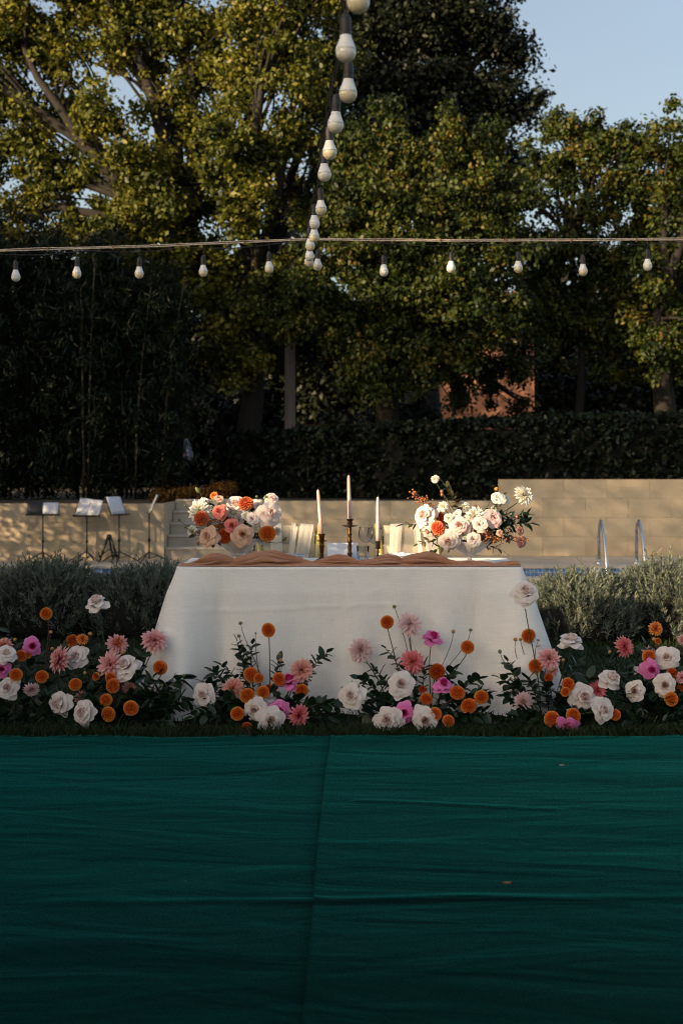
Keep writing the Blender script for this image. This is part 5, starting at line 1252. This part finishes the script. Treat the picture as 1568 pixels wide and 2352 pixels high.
# ---------------------------------------------------------------- placing: rows are (kind, colour, x, y, radius) on an enlarged view of the photograph
def cam_face(dx=0.0, up=0.35, back=0.0): return Vector((dx, -1.0+back, up)).normalized()
def rad_w(r, k, d): return r*k/FPX*d
WHAT = {('P', 'orange'): ('orange pompon dahlia', 'dahlia'), ('P', 'rust'): ('rust-orange pompon dahlia', 'dahlia'), ('P', 'salmon'): ('salmon-orange pompon dahlia', 'dahlia'),
 ('D', 'pink'): ('large pink dahlia', 'dahlia'), ('D', 'peach'): ('large peach-pink dahlia', 'dahlia'), ('D', 'coral'): ('large coral-pink dahlia', 'dahlia'), ('D', 'palepink'): ('large pale pink dahlia', 'dahlia'),
 ('D', 'white'): ('large cream-white dahlia', 'dahlia'), ('B', 'white'): ('small white dahlia', 'dahlia'), ('B', 'orange'): ('small open orange dahlia', 'dahlia'),
 ('R', 'blush'): ('open blush-white rose', 'rose'), ('T', 'blush'): ('half-open blush-white rose', 'rose'), ('R', 'magenta'): ('open magenta rose', 'rose'), ('T', 'magenta'): ('half-open magenta rose', 'rose'),
 ('R', 'apricot'): ('apricot rose', 'rose'), ('R', 'rosecoral'): ('coral rose', 'rose'), ('L', 'blush'): ('blush lisianthus', 'lisianthus'), ('R', 'pinklit'): ('soft pink rose', 'rose'), ('L', 'apricot'): ('pale peach lisianthus', 'lisianthus'),
 ('L', 'dusty'): ('dusty pink lisianthus', 'lisianthus'), ('L', 'white'): ('white lisianthus', 'lisianthus'), ('L', 'pinklit'): ('ruffled soft pink lisianthus', 'lisianthus')}
ORD = ['first', 'second', 'third', 'fourth', 'fifth', 'sixth', 'seventh', 'eighth', 'ninth', 'tenth', 'eleventh', 'twelfth', 'thirteenth']
SPOT = {}
def label_set(items, where):
    """items: (object, words, category, head z). Alike flowers of one clump are told apart by how high they stand"""
    by = {}
    for it in items: by.setdefault((it[1], it[2]), []).append(it)
    for (wd, cat), ls in by.items():
        ls.sort(key=lambda a: -a[3]); n_ = len(ls)
        for i, (o, *_r) in enumerate(ls):
            pre = '' if n_ == 1 else 'highest ' if i == 0 else 'lowest ' if i == n_-1 else ORD[i]+' highest '
            if where in SPOT: SPOT[where].append((pre+wd, o))
            tag(o, pre+wd+' '+where, cat, (wd+'s '+where) if n_ > 1 else None)

HEADS = {}
def clump(items, ox, oy, k, dmid, base_x, where, buds=(), group=''):
    out_ = []; hd_ = []
    for it in items:
        kind, col, x, y, r = it[:5]; opt = it[5] if len(it) > 5 else {}
        X, Y = ox+x*k, oy+y*k
        d = opt.get('d', dmid-0.22*(Y-1560)/120+random.uniform(-.05, .05)); d = max(6.74, min(7.30, d))
        rw = rad_w(r, k, d); p_ = at(X, Y, d)
        if p_.z < rw*0.75: p_.z = rw*0.75
        f = opt.get('f') or (random.uniform(-.35, .35), -1, random.uniform(0.0, 0.5))
        base = Vector((base_x+(p_.x-base_x)*0.45+random.uniform(-.03, .03), min(7.30, d+random.uniform(0.05, 0.14)), 0.0))
        if opt.get('straight'): base.x = p_.x+opt['straight']
        heart = 'magenta_heart' if col == 'magenta' else None
        o = flower(kind, col, p_, rw, f, base, 'stem_wine' if kind == 'P' else 'stem_green', heart)
        out_.append((o, *WHAT[(kind, col)], p_.z)); hd_.append((o, p_.copy()))
    for (x, y, r, mat, dx) in buds:
        X, Y = ox+x*k, oy+y*k; d = dmid-0.18*(Y-1560)/120; d = max(6.8, min(7.28, d)); p_ = at(X, Y, d)
        base = Vector((base_x+(p_.x-base_x)*0.4+dx, d+0.06, 0.0))
        o = bud(p_, rad_w(r, k, d)*0.85, base, (random.uniform(-.5, .5), -.4, 0.8), mat)
        out_.append((o, 'unopened dahlia bud', 'bud', p_.z))
    SPOT[where] = []; label_set(out_, where)
    HEADS.update({o.name: h_ for (o, h_) in hd_})
    return out_

K3 = 0.2734
WA = 'in the outer clump, music stand side'
clump([('P', 'orange', 390, 228, 58, {'f': (-.1, -.8, .6)}), ('P', 'orange', 137, 740, 57), ('P', 'orange', 355, 757, 58), ('P', 'orange', 183, 580, 55), ('P', 'orange', 238, 572, 32),
       ('D', 'peach', 30, 500, 95, {'f': (-.2, -.5, .8)}), ('R', 'blush', 62, 575, 80, {'f': (.1, -.7, .7)}), ('R', 'blush', 75, 855, 85), ('R', 'magenta', 270, 500, 72), ('R', 'magenta', 22, 690, 68), ('D', 'palepink', 268, 862, 78, {'f': (.3, -.6, -.5)})],
      0, 1347.5, K3, 7.05, at(40, 0, 7).x, WA, [(128, 445, 19, 'bud_amber', 0), (428, 382, 19, 'bud_amber', 0.02), (440, 520, 18, 'bud_amber', 0)])
WB = 'in the end clump, music stand side'
clump([('P', 'orange', 610, 455, 55), ('B', 'orange', 695, 440, 55, {'f': (.4, -.8, .5)}), ('P', 'orange', 993, 475, 62), ('D', 'pink', 985, 485, 98, {'d': 7.26, 'f': (.1, -1, .3)}), ('P', 'orange', 635, 822, 57), ('P', 'orange', 810, 755, 36), ('P', 'orange', 932, 765, 48, {'d': 7.1}), ('P', 'orange', 950, 832, 64),
       ('P', 'orange', 893, 952, 53), ('P', 'orange', 912, 1072, 67), ('P', 'orange', 1102, 1020, 64), ('P', 'orange', 1348, 680, 62),
       ('D', 'pink', 505, 615, 125, {'f': (-.75, -.5, .25)}), ('D', 'pink', 925, 655, 118, {'f': (-.35, -.9, .35)}), ('D', 'pink', 1297, 455, 132, {'f': (.2, -.65, .75), 'd': 7.2}), ('D', 'peach', 1095, 855, 80, {'d': 7.2}), ('D', 'peach', 690, 935, 70, {'d': 7.2}),
       ('T', 'blush', 820, 170, 98, {'f': (-.1, -.45, .9), 'd': 7.2}), ('R', 'blush', 655, 600, 95, {'f': (-.2, -.9, .4)}), ('R', 'blush', 1070, 685, 108, {'f': (-.3, -.7, .6)}), ('R', 'blush', 520, 975, 98, {'f': (-.5, -.9, .1)}), ('R', 'blush', 722, 1055, 100, {'f': (-.5, -.9, .15)})],
      0, 1347.5, K3, 7.08, at(255, 0, 7).x, WB, [(760, 396, 22, 'bud_amber', 0), (1545, 746, 18, 'bud_green', -.05), (1360, 830, 20, 'bud_green', 0), (950, 680, 22, 'bud_amber', 0), (1035, 552, 20, 'bud_amber', 0), (715, 725, 18, 'bud_amber', 0)])
WC = 'in the cloth clump, music stand side'
clump([('P', 'orange', 910, 253, 65, {'f': (0, -1, .25), 'straight': 0.005, 'd': 7.15}), ('P', 'orange', 765, 628, 66), ('P', 'orange', 828, 657, 44), ('P', 'orange', 735, 805, 66), ('P', 'orange', 865, 775, 60), ('P', 'orange', 1000, 665, 58), ('P', 'orange', 1190, 760, 62), ('P', 'orange', 650, 955, 60), ('P', 'rust', 730, 1065, 45),
       ('P', 'rust', 915, 730, 27), ('D', 'peach', 615, 745, 100), ('D', 'peach', 1190, 590, 108, {'f': (.2, -.9, .4)}), ('D', 'coral', 1165, 970, 108, {'f': (.55, -.75, .1)}),
       ('R', 'blush', 380, 795, 95, {'f': (-.35, -1, .15)}), ('R', 'blush', 805, 915, 98), ('R', 'blush', 905, 845, 66, {'f': (.2, -.6, .8)}), ('R', 'blush', 925, 1065, 106, {'f': (.15, -1, .1)}), ('T', 'magenta', 1085, 700, 82, {'f': (0, -.5, .85)}), ('R', 'magenta', 1005, 925, 84, {'f': (0, -1, 0)})],
      367.5, 1378.1, K3, 7.08, at(600, 0, 7).x, WC, [(677, 195, 19, 'bud_green', 0.06), (662, 303, 19, 'bud_green', 0.06), (803, 278, 11, 'bud_green', 0), (1012, 508, 20, 'bud_amber', 0), (1000, 455, 14, 'bud_green', 0), (1240, 522, 18, 'bud_amber', 0)])
WD = 'in the cloth clump, pool ladder side'
clump([('P', 'orange', 450, 410, 62, {'d': 7.15, 'f': (0, -1, .2)}), ('P', 'orange', 1125, 620, 63), ('P', 'rust', 868, 825, 67), ('P', 'orange', 1040, 1003, 66), ('P', 'orange', 778, 1055, 58), ('P', 'orange', 1240, 1040, 63), ('P', 'orange', 1135, 1115, 70), ('P', 'orange', 850, 1185, 60), ('P', 'orange', 963, 1240, 58), ('P', 'rust', 745, 975, 32),
       ('D', 'palepink', 640, 425, 116, {'f': (0, -.85, .5), 'd': 7.2}), ('D', 'palepink', 228, 645, 120, {'f': (.05, -1, .15)}), ('D', 'coral', 665, 745, 116, {'f': (.1, -1, .1)}),
       ('R', 'blush', 565, 940, 102, {'f': (0, -.95, .4)}), ('R', 'blush', 165, 1035, 100, {'f': (-.4, -.9, .3)}), ('R', 'blush', 465, 1230, 108, {'f': (-.3, -1, .1)}), ('R', 'blush', 765, 1245, 110, {'f': (0, -1, .1)}),
       ('T', 'magenta', 828, 560, 74, {'f': (.2, -.5, .8)}), ('T', 'magenta', 918, 955, 80, {'f': (.1, -.6, .75)}), ('R', 'magenta', 600, 1170, 80, {'f': (-.2, -1, .1)})],
      765.6, 1316.9, K3, 7.08, at(975, 0, 7).x, WD, [(510, 280, 20, 'bud_green', 0.02), (603, 408, 16, 'bud_green', 0), (1005, 487, 20, 'bud_amber', -.02), (1150, 475, 19, 'bud_green', -.06), (705, 1068, 17, 'bud_green', 0)])
K6 = 0.2773
WE = 'in the end clump, pool ladder side'
clump([('P', 'orange', 287, 735, 62), ('P', 'orange', 345, 990, 65), ('P', 'orange', 615, 1140, 60), ('P', 'orange', 592, 1203, 43), ('P', 'orange', 748, 1165, 56, {'d': 7.1}), ('P', 'orange', 480, 1428, 70), ('P', 'orange', 658, 1402, 66), ('P', 'orange', 1003, 1393, 54), ('P', 'rust', 455, 1085, 42, {'d': 7.1}),
       ('D', 'pink', 455, 925, 104, {'f': (.1, -.9, .45)}), ('D', 'coral', 855, 1190, 94, {'f': (.4, -.8, .3)}), ('D', 'palepink', 248, 1280, 92, {'f': (-.1, -.9, -.35)}), ('D', 'pink', 480, 1030, 62, {'d': 7.2}),
       ('R', 'blush', 258, 398, 102, {'f': (0, -.75, .65), 'd': 7.0}), ('T', 'blush', 638, 810, 95, {'f': (0, -.3, .95)}), ('R', 'blush', 728, 1245, 108, {'f': (.2, -1, .2)}), ('R', 'blush', 888, 1355, 98, {'f': (.45, -1, .25)}), ('R', 'magenta', 610, 1530, 84, {'f': (0, -.8, -.4)})],
      1133.1, 1255.6, K6, 7.08, at(1270, 0, 7).x, WE, [(50, 868, 20, 'bud_green', 0.05), (180, 768, 20, 'bud_amber', 0), (218, 768, 17, 'bud_amber', 0), (465, 888, 19, 'bud_green', 0), (575, 940, 18, 'bud_amber', 0), (475, 1022, 20, 'bud_amber', 0), (368, 775, 13, 'bud_green', 0), (597, 1588, 20, 'bud_green', 0), (717, 1588, 22, 'bud_green', 0)])
WF = 'in the outer clump, pool ladder side'
clump([('D', 'coral', 1080, 830, 104, {'f': (.55, -.7, .3)}), ('B', 'orange', 1340, 680, 68), ('P', 'orange', 1282, 912, 60), ('D', 'pink', 1285, 880, 66, {'d': 7.28}), ('P', 'orange', 1468, 1262, 61), ('P', 'rust', 1478, 1055, 55), ('P', 'orange', 1360, 782, 28), ('P', 'orange', 1565, 1160, 46), ('D', 'pink', 1575, 770, 60),
       ('R', 'blush', 1430, 930, 96, {'f': (-.2, -.9, .4)}), ('R', 'blush', 1410, 1145, 92), ('T', 'blush', 955, 1110, 90, {'f': (.35, -.6, .6)}), ('R', 'blush', 1170, 1197, 84, {'f': (-.3, -.9, .2)}), ('T', 'blush', 1182, 1035, 42, {'f': (-.3, -.2, .9)}), ('R', 'magenta', 1290, 1015, 78), ('D', 'pink', 1555, 1085, 60)],
      1133.1, 1255.6, K6, 7.10, at(1490, 0, 7).x, WF, [(960, 873, 20, 'bud_amber', 0), (1325, 766, 21, 'bud_amber', 0)])

# leafy stems between the floor flowers
def sprays(lst, base_px, where, grp, d0=7.08):
    lst = sorted(lst, key=lambda a: a[1]); used = set()
    xs_ = [a[0] for a in lst]; rg = random.Random(base_px)
    lst += [(rg.uniform(min(xs_), max(xs_)), rg.uniform(1590, 1665), 13, 0.044) for _ in range(7)]
    for i, (x, y, n_, s) in enumerate(lst):
        d = d0-0.16*(y-1580)/100+random.uniform(-.04, .06); d = max(6.78, min(7.28, d)); t_ = at(x, y, d); t_.z = max(0.03, t_.z)
        bx = at(base_px, 0, d).x; b_ = Vector((bx+(t_.x-bx)*0.35, d+random.uniform(0, .06), 0))
        near = sorted(((HEADS[o.name]-t_).length, nm) for (nm, o) in SPOT[where] if o.name in HEADS)
        nm = next((q[1] for q in near if q[1] not in used), None)
        if nm: used.add(nm); lb = 'leafy stem by '+nm+' '+where
        else: lb = 'low leafy stem at the foot '+where
        spray(b_, t_, int(n_*1.4), s*1.42, lb, grp)
GR = 'leafy stems in the floor flowers'
sprays([(20, 1440, 12, .045), (90, 1510, 12, .045), (150, 1470, 10, .04), (60, 1590, 12, .05), (110, 1600, 12, .05), (-30, 1540, 12, .05), (140, 1560, 12, .05)], 40, WA, GR)
sprays([(190, 1445, 12, .04), (180, 1560, 12, .045), (230, 1560, 12, .05), (330, 1500, 12, .045), (385, 1590, 14, .055), (420, 1560, 14, .055), (350, 1560, 12, .05), (300, 1600, 14, .05), (200, 1610, 14, .05), (260, 1640, 14, .05), (340, 1640, 14, .055), (430, 1610, 14, .055), (160, 1650, 12, .045), (220, 1670, 12, .05), (380, 1660, 12, .05)], 270, WB, GR)
sprays([(545, 1475, 16, .034), (580, 1480, 14, .034), (510, 1530, 14, .04), (560, 1500, 14, .036), (490, 1545, 14, .042), (470, 1570, 12, .042), (750, 1500, 16, .036), (715, 1540, 12, .04), (640, 1520, 12, .04), (620, 1600, 14, .045), (690, 1610, 14, .05), (520, 1610, 14, .05), (480, 1625, 14, .05), (560, 1660, 14, .05), (700, 1640, 14, .05), (750, 1650, 14, .05), (780, 1625, 12, .045), (650, 1650, 12, .05), (440, 1640, 12, .05), (600, 1665, 12, .05)], 600, WC, GR)
sprays([(885, 1490, 12, .036), (850, 1530, 14, .036), (870, 1560, 14, .04), (825, 1560, 12, .04), (930, 1540, 12, .038), (975, 1530, 12, .038), (1040, 1540, 14, .04), (1100, 1560, 14, .042), (1120, 1590, 14, .042), (800, 1580, 12, .042), (860, 1600, 14, .045), (940, 1620, 14, .05), (1000, 1640, 14, .05), (1080, 1650, 14, .05), (1120, 1640, 12, .045), (840, 1640, 14, .05), (900, 1600, 14, .045), (960, 1665, 12, .05), (1050, 1600, 12, .045)], 975, WD, GR)
sprays([(1165, 1520, 12, .04), (1215, 1460, 10, .034), (1150, 1560, 14, .04), (1180, 1570, 14, .038), (1210, 1560, 14, .04), (1160, 1600, 14, .042), (1250, 1570, 14, .045), (1300, 1580, 14, .05), (1350, 1560, 14, .05), (1280, 1640, 14, .05), (1360, 1640, 14, .05), (1200, 1640, 14, .05), (1240, 1670, 12, .045), (1420, 1640, 14, .05), (1330, 1520, 12, .04)], 1270, WE, GR)
sprays([(1400, 1500, 12, .042), (1440, 1540, 14, .045), (1480, 1480, 12, .04), (1530, 1500, 14, .042), (1480, 1570, 14, .048), (1540, 1560, 14, .045), (1440, 1590, 14, .048), (1500, 1610, 14, .048), (1560, 1600, 12, .05), (1465, 1650, 10, .035), (1590, 1540, 12, .05), (1400, 1550, 12, .045)], 1480, WF, GR)

# ================================================================= bowls of flowers on the table
def bowl(x, d, ytop, ybase, r, label, lift=0.0):
    zb = top_z+lift; zt = at(0, ytop, d).z; h = zt-zb; q = at(x, 0, d)
    root = empty('footed_bowl', (q.x, d, zb)); tag(root, label, 'bowl')
    n_ = 96; prof = [(0.032, h*0.36), (0.030, h*0.40), (0.055, h*0.50), (r*0.72, h*0.68), (r*0.90, h*0.86), (r, h)]
    R = []
    for pi_, (rr, z) in enumerate(spline(prof, 3)):
        R.append([((rr*(1+0.025*math.cos(2*PI*k/n_*24+z*90)*(1 if rr > .04 else 0)))*math.cos(2*PI*k/n_), rr*(1+0.025*math.cos(2*PI*k/n_*24+z*90)*(1 if rr > .04 else 0))*math.sin(2*PI*k/n_), z+(0.004*math.cos(2*PI*k/n_*12) if z > h*0.97 else 0)) for k in range(n_)])
    R2 = [[(a*0.95, c*0.95, z+0.002) for (a, c, z) in ring] for ring in R[::-1]]
    MB().grid(R+R2, True).build('bowl_body', M['bowl'], root)
    MB().lathe([(0.0005, 0.0), (0.042, 0.0), (0.043, 0.003), (0.034, 0.008), (0.016, 0.016), (0.011, h*0.18), (0.010, h*0.28), (0.017, h*0.33), (0.033, h*0.37)], 28).build('foot', M['bowl'], root)
    return Vector((q.x, d, zb+h*0.75))
def arrange(items, ox, oy, k, d0, centre, where, buds=()):
    out_ = []
    for it in items:
        kind, col, x, y, r = it[:5]; opt = it[5] if len(it) > 5 else {}
        d = d0+opt.get('dd', random.uniform(-.06, .03)); p_ = at(ox+x*k, oy+y*k, d); rw = rad_w(r, k, d)*(1.1 if kind == 'P' else 1.0)
        v = (p_-centre); f = opt.get('f') or tuple(Vector((v.x*3.2, -1.0, 0.15+v.z*1.5)))
        base = centre+Vector((v.x*0.12, random.uniform(-.02, .02), -0.01))
        o = flower(kind, col, p_, rw, f, base, 'stem_green', opt.get('heart')); out_.append((o, *WHAT[(kind, col)], p_.z))
    for (x, y, r, mat, lg) in buds:
        p_ = at(ox+x*k, oy+y*k, d0+random.uniform(-.05, .05)); v = p_-centre
        o = bud(p_, rad_w(r, k, d0), centre+Vector((v.x*.15, 0, 0)), (v.x*2, -.2, 0.6), mat, 'stem_green', lg); out_.append((o, 'green flower bud' if mat == 'bud_green' else 'yellow flower bud', 'bud', p_.z))
    label_set(out_, where)
K1 = 0.28125; W1 = 'in the bowl beside the leaning candle'
c1 = bowl(547, 7.70, 1238, 1280, 0.155*0.72, 'ribbed pale footed bowl holding the coral and orange flowers')
arrange([('D', 'white', 322, 362, 112, {'f': (-.55, -.8, .35)}), ('D', 'white', 598, 388, 72, {'f': (.1, -.5, .8), 'dd': -.02}), ('P', 'salmon', 340, 425, 58, {'dd': -.10}), ('P', 'salmon', 703, 303, 55, {'dd': -.06}), ('P', 'orange', 875, 545, 63, {'dd': -.10}), ('P', 'rust', 530, 567, 60, {'dd': -.11}), ('P', 'rust', 572, 442, 48, {'dd': -.02}), ('B', 'orange', 442, 235, 40, {'f': (-.4, -.8, .5)}),
         ('R', 'rosecoral', 490, 372, 60, {'dd': -.08}), ('R', 'rosecoral', 592, 490, 62, {'dd': -.12}), ('R', 'apricot', 408, 570, 82, {'dd': -.12}), ('R', 'apricot', 675, 560, 84, {'dd': -.12}), ('R', 'blush', 612, 315, 68, {'dd': .0}), ('R', 'blush', 880, 400, 98, {'dd': -.07, 'f': (.5, -.9, .3)}), ('R', 'blush', 908, 282, 62, {'f': (.3, -.8, .5)}), ('R', 'blush', 360, 300, 42, {'dd': .05}),
         ('B', 'white', 703, 400, 46, {'dd': -.10}), ('B', 'white', 780, 505, 44, {'dd': -.09}), ('B', 'white', 265, 527, 54, {'f': (-.7, -.8, .1)}), ('B', 'white', 958, 530, 44, {'f': (.6, -.8, .1)}), ('L', 'blush', 752, 432, 54, {'dd': -.11}), ('L', 'apricot', 482, 268, 46, {'f': (.3, -.5, .8)}), ('L', 'blush', 800, 330, 60, {'dd': .02}), ('L', 'blush', 640, 440, 50, {'dd': .0}), ('L', 'blush', 830, 600, 36, {'f': (.2, -.8, -.5)}), ('L', 'dusty', 935, 335, 36)],
        367.5, 1071.9, K1, 7.72, c1, W1, [(313, 197, 19, 'bud_green', 2.0), (207, 321, 12, 'bud_green', 1), (158, 437, 12, 'bud_green', 1), (208, 493, 14, 'bud_green', 1), (1018, 595, 14, 'bud_green', 2.0), (790, 245, 12, 'bud_green', 1), (862, 245, 13, 'bud_green', 1)])
def at1(x, y, d=7.66): return at(367.5+x*K1, 1071.9+y*K1, d)
berry_sprig(c1, at1(400, 470), 70, 0.0055, 'dense rust berry cluster between the apricot and coral roses', 'berry', 0.020); berry_sprig(c1, at1(480, 455), 60, 0.0055, 'rust berry cluster beneath the upper coral rose', 'berry', 0.020)
for i, (tx, ty, pre) in enumerate(((262, 560, 'highest'), (330, 612, 'middle'), (398, 652, 'lowest'))):
    berry_sprig(c1+Vector((-.05, -.03, -.01)), at1(tx, ty), 3, 0.0105, pre+' sprig of brown hips drooping from the coral flower bowl', 'hip', 0.015, 'hip sprigs at the coral flower bowl')
for i, (x, y, pre) in enumerate(((690, 480, 'low inner'), (640, 600, 'front'), (560, 330, 'upper inner'), (760, 340, 'upper outer'), (830, 570, 'low outer'), (300, 560, 'drooping'), (450, 330, 'high inner'), (860, 330, 'highest outer'))):
    spray(c1, at1(x, y, 7.72), 9, 0.042, pre+' leafy stem among the coral and orange flowers', 'leafy stems in the coral bowl', 'leaf', 0.45)

K2 = 0.3359; W2 = 'in the bowl with the cream-white dahlias'
c2 = bowl(1078, 7.72, 1243, 1293, 0.155*0.72, 'ribbed pale footed bowl holding the cream and blush flowers')
arrange([('D', 'white', 1392, 195, 80, {'f': (.45, -.65, .6)}), ('D', 'white', 1055, 345, 82, {'dd': -.10}), ('D', 'white', 972, 272, 56, {'f': (.1, -.5, .8)}), ('B', 'white', 785, 85, 34, {'f': (-.2, -.9, .4)}), ('B', 'white', 838, 272, 40, {'dd': -.08}), ('B', 'white', 878, 352, 40, {'dd': -.11}), ('B', 'white', 975, 470, 38, {'dd': -.12}), ('B', 'white', 1187, 290, 28, {'dd': .02}), ('B', 'white', 1310, 335, 26, {'dd': .03}),
         ('R', 'blush', 725, 340, 78, {'f': (-.5, -.9, .3), 'dd': -.06}), ('R', 'pinklit', 950, 405, 60, {'dd': -.13}), ('R', 'blush', 880, 500, 64, {'dd': -.12, 'f': (-.2, -.9, -.2)}), ('L', 'pinklit', 1178, 355, 66, {'dd': -.08}), ('L', 'blush', 1085, 400, 50, {'dd': -.13}), ('L', 'blush', 1045, 497, 50, {'dd': -.13}), ('L', 'blush', 935, 330, 36, {'dd': -.06}), ('L', 'white', 1215, 222, 48, {'f': (.2, -.7, .6)}), ('L', 'white', 1258, 235, 36, {'f': (.5, -.7, .5)}),
         ('P', 'salmon', 805, 420, 48, {'dd': -.12}), ('P', 'rust', 828, 358, 36, {'dd': -.04}), ('L', 'dusty', 1365, 512, 40, {'f': (.5, -.8, -.2)}), ('L', 'dusty', 1360, 440, 30, {'f': (.5, -.8, 0)}), ('R', 'rosecoral', 1065, 298, 34, {'dd': .06}), ('L', 'apricot', 1222, 455, 26, {'dd': -.10})],
        735.0, 1071.9, K2, 7.74, c2, W2, [(1203, 155, 17, 'bud_amber', 1)])
def at2(x, y, d=7.68): return at(735.0+x*K2, 1071.9+y*K2, d)
berry_sprig(c2+Vector((-.06, 0, .02)), at2(628, 185), 75, 0.0048, 'long rust berry spray reaching out above the blush rose', 'berry', 0.013)
berry_sprig(c2+Vector((-.05, 0, .02)), at2(700, 215), 55, 0.0048, 'shorter rust berry spray beneath the long one', 'berry', 0.013)
berry_sprig(c2, at2(1150, 470, 7.62), 70, 0.0052, 'amber berry cluster over the bowl rim, nearer the pink rose', 'berry', 0.020); berry_sprig(c2, at2(1240, 490, 7.64), 60, 0.0052, 'amber berry cluster over the bowl rim, outer', 'berry', 0.020)
berry_sprig(c2, at2(1420, 490, 7.66), 30, 0.0042, 'thin berry sprig at the outer edge of the cream bowl', 'berry', 0.012)
for (tx, ty, nb, lb) in ((668, 352, 2, 'brown hips beside the blush rose'), (680, 440, 4, 'brown hips below the blush rose'), (830, 170, 4, 'brown hips under the highest small white dahlia'), (730, 475, 3, 'brown hips on the lowest drooping twig'), (1325, 305, 2, 'brown hips beside the outermost cream dahlia')):
    berry_sprig(c2+Vector((-.04, 0, 0)), at2(tx, ty), nb, 0.009, lb, 'hip', 0.014)
for (x, y, n_, s, mat, lb) in ((570, 398, 7, .034, 'leaf_olive', 'bronze leafy twig reaching toward the chair'), (670, 530, 8, .030, 'leaf_olive', 'bronze leafy twig drooping below the blush rose'), (715, 600, 7, .03, 'leaf_olive', 'bronze twig trailing down to the fork'), (840, 110, 9, .030, 'leaf_olive', 'olive leafy twig under the highest small white dahlia'), (880, 180, 9, .032, 'leaf_olive', 'olive leafy twig beside the upper brown hips'), (1430, 330, 11, .034, 'leaf', 'upper green leafy stem reaching out past the bowl'), (1430, 390, 12, .036, 'leaf', 'lower green leafy stem reaching out past the bowl'), (1290, 320, 12, .034, 'leaf', 'green leafy stem below the white lisianthus'), (1330, 420, 12, .034, 'leaf', 'dark leafy stem above the dusty lisianthus'), (1260, 380, 12, .034, 'leaf', 'dark leafy stem behind the ruffled lisianthus'), (1310, 480, 10, .032, 'leaf', 'dark leafy stem above the outer amber berries'), (1240, 575, 6, .034, 'leaf_olive', 'olive twig drooping below the amber berries'), (1100, 520, 7, .03, 'leaf', 'short leafy stem over the bowl rim'), (800, 500, 7, .032, 'leaf', 'leafy stem below the salmon dahlia'), (920, 240, 9, .03, 'leaf', 'green leafy stem behind the small white dahlias'), (1250, 200, 6, .03, 'leaf', 'leaf stem standing above the white lisianthus')):
    spray(c2, at2(x, y, 7.74), int(n_*1.4), s*1.4, lb, None, mat, 0.45)
